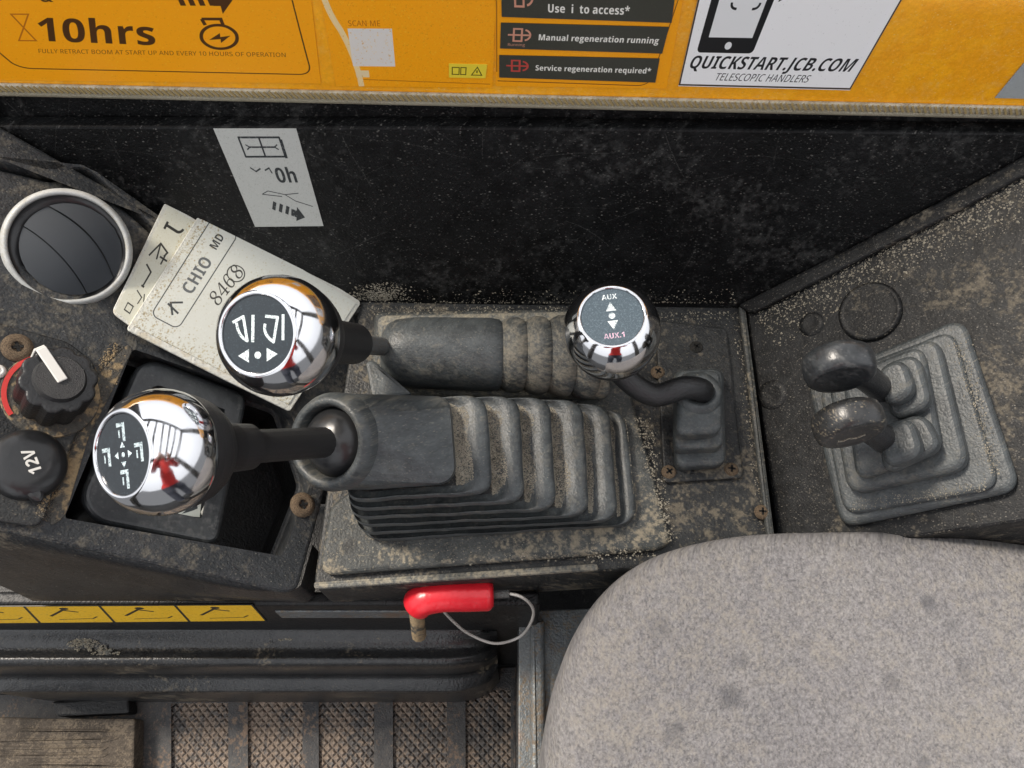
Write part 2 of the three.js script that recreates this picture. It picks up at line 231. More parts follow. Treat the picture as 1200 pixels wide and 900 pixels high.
// ================================================================ SETTING
const wallA = onLevel(650, 358, 0), wallTop = onLevel(650, 124, 0.165);
const wallN = V3(-0.003, wallA.z - wallTop.z, 0.165).normalize();
const WALL = new Frame(wallA, wallN);
const FLOORY = -0.30;
{ // floor pan under everything
  const F = new Frame(V3(0, FLOORY - 0.012, 0.1), V3(0, 1, 0));
  const fl = structure('floor', 'black steel cab floor under the rubber mat', F);
  const s = new THREE.Shape(); s.moveTo(-0.62, -0.75); s.lineTo(0.62, -0.75); s.lineTo(0.62, 0.32); s.lineTo(-0.62, 0.32); s.closePath();
  const g = new THREE.ExtrudeGeometry(s, { depth: 0.01, bevelEnabled: false }); g.translate(0, 0, -0.01);
  part('floor_pan', g, M.black, fl);
}
{ // right-hand cab wall: a lower skin with a ledge, a set-back band above it
  const w = structure('side_wall', 'scuffed black inner cab wall below the orange panel', WALL);
  part('wall_panel', slabGeo(WALL, [[-160, 148], [600, 150], [1360, 158], [1360, 420], [-160, 420]], -0.012, 0, { r: 0.002, bevel: 0.0015 }), M.wall, w);
  part('wall_band', slabGeo(WALL, [[-160, -40], [1360, -40], [1360, 170], [-160, 160]], -0.03, -0.013, { r: 0, bevel: 0.001 }), M.wall, w);
  part('lower_wall', (() => { const s = new THREE.Shape(); s.moveTo(-0.6, -0.30); s.lineTo(0.6, -0.30); s.lineTo(0.6, -0.032); s.lineTo(-0.6, -0.032); s.closePath(); const g = new THREE.ExtrudeGeometry(s, { depth: 0.01, bevelEnabled: false }); g.translate(0, 0, -0.011); return g; })(), M.wall, w);
  grit('wall_dirt', w, M.grit, 1300, 701, 0.0007, () => { const c = rnd(); if (c < 0.6) return WALL.loc(445 + tri() * 38, 352 - Math.abs(tri()) * 22, 0).setZ(0.0001); return WALL.loc(432 + rnd() * 430, 355 - Math.pow(rnd(), 3) * 16, 0).setZ(0.0001); }, 'tan dirt caught at the foot of the wall');
  const m = print(420, 500, (g, W, H) => {
    g.fillStyle = '#b3b5b1'; g.fillRect(0, 0, W, H); speckle(g, W, H, 2600, ['#8d8f8b', '#c9cac6', '#77756c'], 5, 3);
    g.strokeStyle = g.fillStyle = '#23272b'; g.lineWidth = 9; g.lineJoin = 'round';
    g.strokeRect(110, 40, 210, 92); g.beginPath(); g.moveTo(215, 40); g.lineTo(215, 132); g.stroke(); g.lineWidth = 14; g.beginPath(); g.moveTo(325, 50); g.lineTo(325, 140); g.stroke();
    g.lineWidth = 8; g.beginPath(); g.moveTo(150, 86); g.lineTo(280, 86); g.stroke(); g.lineWidth = 6;
    for (const [x, s] of [[150, -1], [280, 1]]) { g.beginPath(); g.moveTo(x + s * 18, 74); g.lineTo(x, 86); g.lineTo(x + s * 18, 98); g.stroke(); }
    g.font = 'bold 104px sans-serif'; g.fillText('0h', 232, 262);
    g.lineWidth = 7; g.beginPath(); g.moveTo(110, 185); g.lineTo(135, 205); g.lineTo(165, 190); g.stroke(); g.beginPath(); g.moveTo(185, 200); g.lineTo(212, 188); g.lineTo(220, 215); g.stroke();
    g.lineWidth = 4; g.beginPath(); g.moveTo(120, 322); g.lineTo(160, 305); g.lineTo(250, 325); g.lineTo(300, 360); g.lineTo(390, 390); g.stroke(); g.beginPath(); g.moveTo(250, 325); g.lineTo(330, 318); g.moveTo(120, 322); g.lineTo(230, 335); g.stroke();
    for (let i = 0; i < 3; i++) { g.save(); g.translate(165 + i * 34, 385 + i * 12); g.rotate(0.5); g.fillRect(-9, -24, 18, 48); g.restore(); }
    g.save(); g.translate(272, 425); g.rotate(0.38); g.beginPath(); g.moveTo(-20, -18); g.lineTo(10, -18); g.lineTo(10, -40); g.lineTo(58, 4); g.lineTo(10, 44); g.lineTo(10, 22); g.lineTo(-20, 22); g.fill(); g.restore();
    speckle(g, W, H, 900, ['#b3b5b1', '#a5a6a0'], 8, 5);
  }, { roughness: 0.42 });
  sticker('service_sticker', WALL, [[250, 151], [347, 151], [379, 265], [299, 266]], 0.0006, m, w, 'worn grey service interval sticker with book and arrow');
}

// ================================================================ ORANGE SIDE PANEL
{
  const o = onLevel(600, 112, 0.168), l = onLevel(0, 100, 0.168), r = onLevel(1200, 127, 0.168);
  const x = r.clone().sub(l).normalize(), F = new Frame(o.clone(), V3(-x.z, 0.10, x.x), x);
  const t = thing('orange_side_panel', 'glossy orange inner cab panel covered with instruction stickers', 'panel', F);
  // sheet metal: flat face curving back at the top and folded in at the lower edge
  const W = 0.46, prof = [[0, -0.006], [0, 0], [0.0, 0.03], [0, 0.06], [-0.0015, 0.074], [-0.008, 0.086], [-0.02, 0.094], [-0.04, 0.098]];
  const rows = prof.map(([d, h]) => { const a = []; for (let i = 0; i <= 30; i++) a.push(V3(-W + 2 * W * i / 30, h, d)); return a; });
  const back = [...prof].reverse().map(([d, h]) => { const a = []; for (let i = 0; i <= 30; i++) a.push(V3(-W + 2 * W * i / 30, h, d - 0.004)); return a; });
  part('panel_sheet', grid([...rows, ...back, rows[0]].reverse()), M.orange, t);
  // edging strip: bead with a row of small slanted teeth above it
  const ed = tube([V3(-W, -0.0052, 0.0012), V3(0, -0.0052, 0.0012), V3(W, -0.0052, 0.0012)], 0.0023, 40, 10);
  part('edging_bead', ed, M.trim, t);
  const band = new RoundedBoxGeometry(2 * W, 0.0052, 0.0026, 2, 0.001); band.translate(0, -0.0012, 0.0012); part('edging_band', planarUV(band), M.trim, t);
  const teeth = []; for (let i = 0; i < 270; i++) { const b = new THREE.BoxGeometry(0.0012, 0.0048, 0.0012); b.rotateZ(0.6); b.translate(-W + 2 * W * (i + 0.5) / 270, -0.0012, 0.0028); teeth.push(b); }
  const tm = part('edging_teeth', mergeGeometries(teeth), std({ color: new THREE.Color().setRGB(0.3, 0.23, 0.1), roughness: 0.7 }), t); tm.userData.kind = 'stuff';
  const OR = '#f6a306', BR = '#4a2c0c';
  const obg = (g, W, H, s) => { g.fillStyle = OR; g.fillRect(0, 0, W, H); speckle(g, W, H, 3500, ['#f6b936', '#e09410', '#f8c660', '#d68c0a'], s, 4); };
  const gl = { roughness: 0.34 };
  // start-up sticker
  const m1 = print(1200, 520, (g, W, H) => {
    obg(g, W, H, 31); g.strokeStyle = BR; g.lineWidth = 5; g.beginPath(); g.moveTo(-5, 330); g.lineTo(60, 420); g.quadraticCurveTo(90, 450, 140, 452); g.lineTo(1120, 470); g.quadraticCurveTo(1170, 470, 1165, 420); g.lineTo(1120, -5); g.stroke();
    g.fillStyle = BR; g.font = 'bold 168px sans-serif'; g.save(); g.translate(170, 300); g.transform(1, 0.045, -0.02, 1, 0, 0); g.fillText('10hrs', 0, 0); g.restore();
    g.font = 'bold 70px sans-serif'; g.fillText('&', 200, 105);
    g.lineWidth = 6; g.strokeStyle = '#b5660c'; g.beginPath(); g.moveTo(85, 165); g.lineTo(150, 165); g.lineTo(100, 300); g.lineTo(165, 300); g.closePath(); g.stroke();
    for (let i = 0; i < 4; i++) { g.save(); g.translate(720 + i * 36, 85); g.transform(1, 0, 0.25, 1, 0, 0); g.fillRect(-10, -34, 20, 70); g.restore(); }
    g.beginPath(); g.moveTo(835, 52); g.lineTo(860, 52); g.lineTo(850, 20); g.lineTo(915, 90); g.lineTo(870, 160); g.lineTo(866, 122); g.lineTo(840, 122); g.fill();
    g.strokeStyle = BR; g.lineWidth = 13; g.beginPath(); g.moveTo(790, 185); g.lineTo(860, 185); g.lineTo(866, 215); g.stroke(); g.beginPath(); g.moveTo(790, 185); g.lineTo(800, 215); g.stroke(); g.beginPath(); g.ellipse(846, 275, 66, 60, 0, 0, 6.3); g.stroke();
    g.beginPath(); g.moveTo(808, 290); g.lineTo(850, 255); g.lineTo(850, 275); g.lineTo(888, 268); g.lineTo(850, 305); g.lineTo(850, 285); g.closePath(); g.fill();
    g.font = '31px sans-serif'; g.fillStyle = '#7a4a0c'; g.save(); g.translate(165, 365); g.transform(1, 0.012, 0, 1, 0, 0); g.fillText('FULLY RETRACT BOOM AT START UP AND EVERY 10 HOURS OF OPERATION', 0, 0, 920); g.restore();
    g.strokeStyle = '#6d4410'; g.lineWidth = 4; g.beginPath(); g.moveTo(588, 0); g.lineTo(612, 66); g.lineTo(648, 0); g.stroke();
  }, gl);
  sticker('start_up_sticker', F, [[-20, -24], [362, -24], [376, 98], [-2, 94]], 0.0005, m1, t, 'orange start-up sticker reading 10hrs with engine symbol');
  // scan sticker: the code itself is left out
  const m2 = print(720, 480, (g, W, H) => {
    obg(g, W, H, 37); g.strokeStyle = '#e8cf9a'; g.lineWidth = 26; g.beginPath(); g.moveTo(4, -10); g.quadraticCurveTo(10, 120, 60, 210); g.quadraticCurveTo(110, 330, 118, 480); g.stroke();
    g.fillStyle = '#d9d6d0'; g.fillRect(92, 205, 190, 175); g.fillStyle = '#e3cfa4'; g.fillRect(100, 400, 60, 34); g.font = '34px sans-serif'; g.fillStyle = '#b0640e'; g.fillText('SCAN ME', 96, 195, 170);
    g.strokeStyle = '#a8660c'; g.lineWidth = 4; for (const x of [320, 440]) { g.beginPath(); g.ellipse(x, 40, 30, 18, 0, 0, 6.3); g.stroke(); }
    g.strokeStyle = '#b5740f'; g.beginPath(); g.moveTo(130, 445); g.lineTo(710, 462); g.stroke();
    speckle(g, W, H, 1500, ['#f2bb55', '#cd8410'], 39, 4);
  }, gl);
  sticker('scan_sticker', F, [[372, -24], [582, -24], [577, 103], [394, 101]], 0.0005, m2, t, 'orange sticker with blank white scan square');
  const m3 = print(220, 90, (g, W, H) => { g.fillStyle = '#e5cf3a'; g.fillRect(0, 0, W, H); g.strokeStyle = g.fillStyle = '#5c5512'; g.lineWidth = 6; g.strokeRect(20, 22, 40, 46); g.strokeRect(70, 22, 30, 46); g.beginPath(); g.moveTo(135, 70); g.lineTo(165, 18); g.lineTo(195, 70); g.closePath(); g.stroke(); g.fillRect(161, 38, 8, 18); }, gl);
  sticker('caution_sticker', F, [[526, 75], [571, 76], [569, 92], [526, 91]], 0.001, m3, t, 'small pale yellow caution sticker with triangle');
  const m4 = print(900, 560, (g, W, H) => { obg(g, W, H, 41); g.strokeStyle = '#8a5512'; g.lineWidth = 5; g.beginPath(); g.moveTo(8, 0); g.lineTo(6, 480); g.moveTo(10, 530); g.lineTo(740, 545); g.quadraticCurveTo(800, 545, 815, 500); g.lineTo(895, 0); g.stroke(); }, gl);
  sticker('regeneration_sticker', F, [[580, -30], [806, -30], [781, 104], [581, 101]], 0.0005, m4, t, 'orange sticker carrying three dark text plates');
  const plates = [['Use  i  to access*', [[587, -22], [793, -19], [787, 27], [588, 20]]], ['Manual regeneration running', [[587, 27], [784, 32], [776, 63], [586, 57]]], ['Service regeneration required*', [[585, 65], [773, 69], [768, 97], [585, 91]]]];
  plates.forEach(([txt, c], k) => {
    const m = print(900, 170, (g, W, H) => {
      g.fillStyle = '#3a3b33'; g.fillRect(0, 0, W, H); speckle(g, W, H, 700, ['#4f5046', '#2d2e28'], 51 + k, 4);
      g.fillStyle = '#e6e6de'; g.font = 'bold 54px sans-serif'; g.fillText(txt, k ? 205 : 240, k ? 106 : 140, 660);
      g.strokeStyle = g.fillStyle = k === 2 ? '#b8443c' : '#c98f78'; g.lineWidth = 11; g.strokeRect(72, 36, 44, 80); g.beginPath(); g.arc(128, 76, 34, -1.4, 1.4); g.stroke(); g.beginPath(); g.moveTo(40, 76); g.lineTo(160, 76); g.stroke(); if (k === 1) { g.font = '26px sans-serif'; g.fillText('Running', 40, 150); }
    }, gl);
    sticker('text_plate', F, c, 0.0011, m, t, 'dark text plate reading ' + txt.replace(/[*]/g, ''));
  });
  // quick-start sticker: white, code left out
  const m5 = print(1100, 560, (g, W, H) => {
    g.fillStyle = '#eff1f1'; g.fillRect(0, 0, W, H); speckle(g, W, H, 900, ['#c9cccb', '#eceeee'], 61, 4); g.strokeStyle = '#3a3128'; g.lineWidth = 9; g.strokeRect(5, -20, W - 10, H + 12);
    const INK = '#15171a'; g.fillStyle = INK; g.beginPath(); g.moveTo(78, -10); g.lineTo(420, -10); g.lineTo(400, 345); g.quadraticCurveTo(398, 372, 370, 372); g.lineTo(90, 372); g.quadraticCurveTo(62, 372, 64, 345); g.closePath(); g.fill();
    g.fillStyle = '#e2e5e5'; g.beginPath(); g.moveTo(120, -10); g.lineTo(380, -10); g.lineTo(366, 292); g.lineTo(112, 292); g.closePath(); g.fill(); g.beginPath(); g.arc(240, 334, 20, 0, 6.3); g.fill();
    g.strokeStyle = INK; g.lineWidth = 12; g.beginPath(); g.moveTo(190, 120); g.quadraticCurveTo(190, 150, 225, 150); g.moveTo(310, 150); g.quadraticCurveTo(345, 150, 345, 120); g.stroke();
    g.fillStyle = INK; g.beginPath(); g.moveTo(300, 40); g.lineTo(440, 25); g.lineTo(440, -12); g.lineTo(545, 50); g.lineTo(440, 115); g.lineTo(440, 76); g.closePath(); g.fill();
    g.font = 'italic bold 96px sans-serif'; g.fillText('QUICKSTART.JCB.COM', 30, 458, 1010); g.font = 'italic 56px sans-serif'; g.fillText('TELESCOPIC HANDLERS', 215, 522, 620);
  }, gl);
  sticker('quick_start_sticker', F, [[824, -28], [1072, -26], [996, 106], [795, 101]], 0.0006, m5, t, 'white quick-start sticker with phone and arrow');
  const m6 = print(128, 128, (g, W, H) => { g.fillStyle = '#9aa0a0'; g.fillRect(0, 0, W, H); speckle(g, W, H, 300, ['#b0b5b5', '#7d8383'], 71, 3); }, gl);
  sticker('grey_sticker', F, [[1210, 62], [1300, 64], [1290, 118], [1166, 115]], 0.0006, m6, t, 'plain grey sticker with slanted end');
}

// ================================================================ FRONT CONSOLE (rises towards the dash)
const fcA = WALL.hit(430, 362, 0), fcB = WALL.hit(0, 150, 0), fcC = onLevel(365, 660, 0);
const fcN = fcB.clone().sub(fcA).cross(fcC.clone().sub(fcA)); if (fcN.y < 0) fcN.negate();
const FRONT = new Frame(onLevel(200, 420, 0).lerp(fcA, 0), fcN);
FRONT.o.copy(fcA); 
const FC = new Frame(fcA, fcN);
{
  const t = thing('front_console', 'dark grey sloping dash console with a sunken gate', 'console', FC);
  const hole = [[152, 402], [340, 468], [372, 560], [334, 658], [66, 612]];
  part('console_shell', slabGeo(FC, [[-170, 170], [-10, 196], [30, 205], [64, 214], [96, 200], [190, 284], [425, 372], [378, 590], [350, 690], [336, 695], [0, 622], [-170, 590]], -0.03, -0.002, { r: [0, 0.01, 0.01, 0.01, 0.01, 0.004, 0.004, 0.01, 0.008, 0.01, 0.01, 0], bevel: 0.003, seg: 3, holes: [hole], holeR: 0.006 }), M.front, t);
  part('console_rim', slabGeo(FC, [[-170, 60], [0, 148], [200, 262], [430, 362], [424, 369], [192, 276], [98, 192], [62, 204], [30, 196], [-10, 186], [-170, 160]], -0.02, 0.003, { r: [0, 0.01, 0.02, 0, 0, 0.01, 0.01, 0.01, 0.01, 0, 0], bevel: 0.002 }), M.front, t);
  part('switch_plate', slabGeo(FC, [[-130, 352], [0, 378], [80, 400], [112, 425], [112, 452], [46, 618], [-130, 590]], -0.001, 0.0022, { r: [0, 0, 0.004, 0.005, 0.006, 0.005, 0], bevel: 0.0012 }), M.base, t);
  grit('loose_dirt', t, M.frontDirt, 2200, 909, 0.0007, () => { const f = rnd(), w = tri() * (9 + 7 * Math.sin(f * 9)) - 8, x = 148 - 90 * f + w, y = 406 + 206 * f + w * 0.45; return FC.loc(x, y, 0).setZ(x < 116 - 66 * f ? 0.0022 : -0.0014); }, 'tan grit lying beside the switch plate');
  part('dirty_strip', slabGeo(FC, [[114, 440], [150, 403], [156, 410], [104, 512], [76, 606], [58, 618], [62, 590], [92, 500]], -0.004, -0.0012, { r: 0.004, bevel: 0.0005 }), M.frontDirt, t);
  // sunken tray
  part('tray_floor', slabGeo(FC, [[130, 390], [350, 455], [382, 560], [342, 680], [40, 622]], -0.075, -0.064, { r: 0, bevel: 0.001 }), M.black, t);
  const wall = (a, b) => { const rows = []; for (const h of [-0.03, -0.066]) { const r = []; for (let i = 0; i <= 6; i++) { const f = i / 6; r.push(FC.loc(a[0] + (b[0] - a[0]) * f, a[1] + (b[1] - a[1]) * f, -0.002).setZ(h)); } rows.push(r); } return grid(rows); };
  for (let i = 0; i < hole.length; i++) part('tray_wall', wall(hole[i], hole[(i + 1) % hole.length]), M.black, t);
  // fascia hanging from the lower edge
  const top = [[-170, 590], [0, 622], [120, 649], [240, 675], [336, 695], [352, 688], [366, 640]].map(([x, y]) => FC.hit(x, y, -0.004));
  const c = new THREE.CatmullRomCurve3(top, false, 'catmullrom', 0.1).getPoints(60), prof = [[0, 0], [0.0025, 0.03], [0.004, 0.1], [0.003, 0.25], [0.0045, 0.42], [0.004, 0.62], [0.001, 0.82], [0, 1]];
  const rows = prof.map(([z, f]) => c.map((p) => { const q = p.clone(), e = Math.max(0, Math.min(1, (-p.x - 0.14) / 0.03)); q.y += (-0.04 - p.y) * f; q.z += ((0.1492 - p.z) * f + z) * e - 0.001; return FC.to(q); }));
  part('fascia', grid(rows), M.rail, t);
  // screws
  for (const [x, y, r, mt, h] of [[20, 408, 0.0085, M.rust, 0.0022], [354, 592, 0.0085, M.rust, -0.002], [-2, 436, 0.004, M.white, 0.0016]]) {
    const p = FC.loc(x, y, h), g = lathe([[0, 0.002], [r * 0.35, 0.002], [r * 0.4, 0.0032], [r * 0.75, 0.003], [r, 0.0012], [r, 0]], 24); g.rotateX(Math.PI / 2); g.translate(p.x, p.y, h); const sc = part('screw', g, mt, t); if (r > 0.005) { const c2 = mergeGeometries([new THREE.BoxGeometry(r * 0.75, r * 0.2, 0.0012), new THREE.BoxGeometry(r * 0.2, r * 0.75, 0.0012)]); c2.rotateZ(0.4); c2.translate(p.x, p.y, h + 0.0021); part('cross_slot', c2, M.black, sc); }
  }
}
{ // gate bezel at the left of the tray
  const F = FC.at(170, 560, -0.064), t = thing('gate_bezel', 'black square bezel frame set in the console tray', 'bezel', F);
  const o = [[92, 584], [160, 428], [182, 420], [292, 462], [256, 640], [112, 612]], q = [[114, 572], [172, 448], [186, 444], [272, 476], [242, 616], [128, 594]];
  part('bezel_frame', slabGeo(F, o, 0, 0.054, { r: [0.008, 0.006, 0.006, 0.009, 0.009, 0.008], bevel: 0.004, seg: 4, holes: [q], holeR: 0.005 }), M.paddle, t);
  part('bezel_insert', slabGeo(F, q, 0, 0.044, { r: 0.004, bevel: 0.001 }), M.front, t);
  part('card_edge', slabGeo(F, [[236, 600], [258, 560], [262, 566], [246, 616]], 0.0442, 0.047, { r: 0.001, bevel: 0.0005 }), M.cream, t, 'pale card edge inside the bezel');
  part('card_edge', slabGeo(F, [[150, 598], [232, 612], [232, 618], [148, 604]], 0.0442, 0.047, { r: 0.001, bevel: 0.0005 }), M.cream, t);
  const m = print(128, 128, (g, W, H) => { g.fillStyle = '#bfc4bd'; g.fillRect(0, 0, W, H); g.fillStyle = '#33383a'; g.beginPath(); g.moveTo(20, 110); g.lineTo(90, 20); g.lineTo(110, 90); g.fill(); });
  sticker('gate_label', F, [[214, 592], [238, 570], [234, 606], [208, 604]], 0.0446, m, t, 'small white label inside the bezel');
}
{ // air vent
  const v0 = FC.at(80, 291, 0.004), F = new Frame(v0.o, V3(0.47, 0.74, 0.38), v0.u), t = thing('air_vent', 'round silver-ringed air vent with dark louvres', 'air vent', F);
  const R = F.loc(157, 291).length() * 0.98;
  const ring = lathe([[R * 0.865, -0.001], [R * 0.875, 0.005], [R * 0.895, 0.0066], [R * 0.95, 0.0062], [R * 0.99, 0.0035], [R, 0]], 72); ring.rotateX(Math.PI / 2); part('vent_ring', planarUV(ring), M.silver, t);
  const sk = lathe([[R * 0.985, 0.0005], [R * 1.02, -0.004], [R * 1.05, -0.014], [R * 1.08, -0.034]], 64); sk.rotateX(Math.PI / 2); part('vent_housing', planarUV(sk), M.front, t);
  const bowl = lathe([[0, 0.0006], [R * 0.3, 0.0007], [R * 0.6, 0.0012], [R * 0.8, 0.0022], [R * 0.87, 0.0045]], 64); bowl.rotateX(Math.PI / 2); part('vent_bowl', planarUV(bowl), M.gloss, t);
  // ball insert cut into curved louvre blades
  const ri = R * 0.79, dome = (x, y) => 0.0046 + 0.0062 * (1 - (x * x + y * y) / (ri * ri));
  const blade = (f0, f1, tilt) => { const rows = []; for (let i = 0; i <= 8; i++) { const a = []; for (let j = 0; j <= 28; j++) { const s = -1 + 2 * j / 28; const yv = f0(s) + (f1(s) - f0(s)) * i / 8; const half = Math.sqrt(Math.max(0, 1 - yv * yv)); const x = s * half * ri * 0.97, y = yv * ri * 0.97; const ca = Math.cos(-0.62), sa = Math.sin(-0.62); a.push(V3(x * ca - y * sa + ri * 0.07, x * sa + y * ca - ri * 0.02, dome(x, y) + tilt * (i / 8 - 0.5))); } rows.push(a); } const g = grid(rows); const b = g.clone(); b.translate(0, 0, -0.0025); return mergeGeometries([g, b]); };
  const arc = (m, k) => (s) => Math.max(-0.985, Math.min(0.985, m + k * (1 - s * s)));
  for (const [a, b, tl] of [[arc(-0.985, 0), arc(-0.42, 0.12), -0.001], [arc(-0.40, 0.12), arc(0.24, 0.2), -0.002], [arc(0.27, 0.2), arc(0.985, 0), -0.002]]) part('louvre', blade(a, b, tl), std({ color: new THREE.Color().setRGB(0.026, 0.031, 0.037), roughness: 0.8 }), t);
}
{ // rotary switch
  const F = FC.at(60, 463, 0.0022), t = thing('rotary_switch', 'black scalloped rotary switch with white pointer', 'switch', F);
  const s = new THREE.Shape(); const R = 0.0185; for (let i = 0; i <= 72; i++) { const a = i / 72 * Math.PI * 2, r = R * (1 - 0.11 * Math.pow(Math.abs(Math.cos(a * 5)), 3)); i ? s.lineTo(r * Math.cos(a), r * Math.sin(a)) : s.moveTo(r * Math.cos(a), r * Math.sin(a)); }
  const dial = new THREE.CylinderGeometry(0.0258, 0.0262, 0.0012, 48); dial.rotateX(Math.PI / 2); dial.translate(0, 0, 0.0006); part('dial_plate', planarUV(dial), M.frontDirt, t);
  const arcS = new THREE.Shape(); arcS.absarc(0, 0, 0.0252, 1.9, 3.9, false); arcS.absarc(0, 0, 0.0226, 3.9, 1.9, true); const ag = new THREE.ExtrudeGeometry(arcS, { depth: 0.0006, bevelEnabled: false, curveSegments: 24 }); ag.translate(0, 0, 0.0012); part('red_scale', ag, M.redPrint, t);
  const k = new THREE.ExtrudeGeometry(s, { depth: 0.025, bevelEnabled: true, bevelSize: 0.0016, bevelThickness: 0.0016, bevelSegments: 3 }); k.translate(0, 0, 0.0028); const kn = part('grip', k, M.lever, t);
  const cap = new THREE.CylinderGeometry(0.0125, 0.014, 0.003, 40); cap.rotateX(Math.PI / 2); cap.translate(0, 0, 0.0305); part('grip_cap', cap, M.gloss, kn);
  const p = new RoundedBoxGeometry(0.0056, 0.0215, 0.0016, 2, 0.0006); p.translate(0, 0.0085, 0.0323); p.rotateZ(0.72); part('pointer', p, M.white, kn, 'white pointer bar across the cap');
  const p2 = new RoundedBoxGeometry(0.0062, 0.0016, 0.028, 2, 0.0006); p2.translate(0, 0.0200, 0.0172); p2.rotateZ(0.72); part('pointer', p2, M.white, kn);
}
const font = await new FontLoader().loadAsync('fonts/droid/droid_sans_bold.typeface.json');
{ // 12 V socket cap
  const F = FC.at(32, 545, 0.0022), t = thing('power_socket', 'black domed power socket cap marked 12V', 'socket', F);
  const R = 0.0205, g = lathe([[0, 0.0085], [R * 0.5, 0.0082], [R * 0.75, 0.0072], [R * 0.9, 0.0052], [R * 0.98, 0.0025], [R, 0]], 48); g.rotateX(Math.PI / 2); part('cap', planarUV(g), M.gloss, t);
  const tab = slabGeo(F, [[20, 566], [46, 562], [54, 580], [48, 590], [34, 584]], 0, 0.006, { r: 0.003, bevel: 0.002 }); part('cap_tab', tab, M.gloss, t);
  const hinge = slabGeo(F, [[50, 524], [70, 528], [78, 536], [56, 546]], 0, 0.003, { r: 0.002, bevel: 0.001 }); part('cap_hinge', hinge, M.gloss, t);
  const x = new TextGeometry('12V', { font, size: 0.0062, depth: 0.0014, curveSegments: 4, bevelEnabled: false }); x.center(); x.rotateZ(-1.05 + Math.PI); x.translate(0.001, 0, 0.0086); part('lettering', x, M.white, t, 'raised white 12V lettering');
}
{ // placards
  const small = FC.at(150, 372, 0.003), ta = thing('symbol_placard', 'narrow cream placard with black pictograms beside the vent', 'placard', small);
  const cA = [[194, 236], [240, 264], [172, 396], [131, 366]];
  part('plate', slabGeo(small, cA, 0, 0.0015, { r: 0.004, bevel: 0.0004 }), M.cream, ta);
  const mA = print(200, 560, (g, W, H) => {
    g.fillStyle = '#bfbfb0'; g.fillRect(0, 0, W, H); speckle(g, W, H, 900, ['#aea88f', '#cfd0c6', '#a0936e'], 81, 4); g.strokeStyle = g.fillStyle = '#2a2a27'; g.lineWidth = 14; g.lineCap = 'butt';
    g.beginPath(); g.moveTo(40, 70); g.lineTo(40, 110); g.moveTo(40, 88); g.lineTo(110, 88); g.stroke(); g.beginPath(); g.arc(110, 60, 28, 0, 1.8); g.stroke();
    g.lineWidth = 9; g.beginPath(); g.moveTo(30, 260); g.lineTo(60, 180); g.lineTo(120, 200); g.lineTo(110, 225); g.moveTo(60, 180); g.lineTo(80, 255); g.moveTo(90, 235); g.lineTo(140, 235); g.moveTo(115, 205); g.lineTo(115, 265); g.stroke();
    g.beginPath(); g.moveTo(40, 300); g.lineTo(85, 320); g.lineTo(80, 390); g.moveTo(70, 395); g.lineTo(90, 395); g.stroke(); g.lineWidth = 6; g.beginPath(); g.moveTo(60, 425); g.lineTo(105, 440); g.lineTo(100, 475); g.stroke(); g.strokeRect(45, 495, 40, 34); g.beginPath(); g.moveTo(110, 420); g.lineTo(180, 540); g.stroke();
    seedN = 85; for (let i = 0; i < 500; i++) { const d = Math.pow(rnd(), 2.2); g.globalAlpha = 0.15 + 0.45 * rnd(); g.fillStyle = ['#9a7f52', '#84704c', '#b09a6c'][(rnd() * 3) | 0]; g.fillRect(W - d * 60, rnd() * 460, 2 + rnd() * 6, 2 + rnd() * 10); }
  });
  sticker('pictogram_print', small, [[197, 241], [232, 263], [166, 388], [135, 365]], 0.0019, mA, ta);
  const big = FC.at(160, 385, 0.0045), tb = thing('serial_placard', 'large cream placard with handwritten number under chrome knob', 'placard', big);
  const cB = [[241, 240], [424, 354], [340, 482], [262, 444], [148, 386]];
  part('plate', slabGeo(big, cB, 0, 0.0018, { r: [0.004, 0.004, 0.002, 0, 0.003], bevel: 0.0005 }), M.cream, tb);
  const mB = print(900, 700, (g, W, H) => {
    g.fillStyle = '#c6c8c0'; g.fillRect(0, 0, W, H); speckle(g, W, H, 3200, ['#b4b4a8', '#d4d6d0', '#a89b78'], 91, 5); g.strokeStyle = g.fillStyle = '#3a3d3e';
    g.lineWidth = 5; g.beginPath(); g.roundRect(40, 28, 150, 590, 34); g.stroke();
    g.save(); g.translate(120, 600); g.rotate(-Math.PI / 2); g.font = 'bold 86px sans-serif'; g.fillStyle = '#5b5f60'; g.fillText('CHIO', 160, 36, 240); g.fillStyle = '#2f3233'; g.font = 'bold 58px sans-serif'; g.fillText('MD', 430, 20); g.lineWidth = 10; g.beginPath(); g.moveTo(30, 10); g.lineTo(80, -30); g.lineTo(110, 20); g.moveTo(50, 30); g.lineTo(70, -40); g.stroke(); g.restore();
    g.save(); g.translate(268, 425); g.rotate(-1.49); g.font = 'italic 100px serif'; g.fillStyle = '#3b3a36'; g.fillText('846', 0, 30); g.lineWidth = 6; g.strokeStyle = '#3b3a36'; g.beginPath(); g.arc(205, 0, 44, 0, 6.3); g.stroke(); g.fillText('8', 180, 32); g.restore();
    seedN = 95; for (let i = 0; i < 1400; i++) { const e = rnd(), d = Math.pow(rnd(), 2.4); g.globalAlpha = 0.12 + 0.4 * rnd(); g.fillStyle = ['#8a7448', '#6f6248', '#9c8a62'][(rnd() * 3) | 0]; const x = e < 0.6 ? rnd() * W : d * 120, y = e < 0.6 ? H - d * 90 : rnd() * H, q = 2 + rnd() * 7; g.fillRect(x, y, q, q * (0.5 + rnd())); }
    g.globalAlpha = 0.85; g.strokeStyle = '#4a3f2c'; g.lineWidth = 16; g.beginPath(); g.moveTo(505, 560); g.lineTo(535, 500); g.stroke();
  });
  sticker('serial_print', big, [[243, 246], [417, 355], [338, 474], [157, 382]], 0.0023, mB, tb);
}

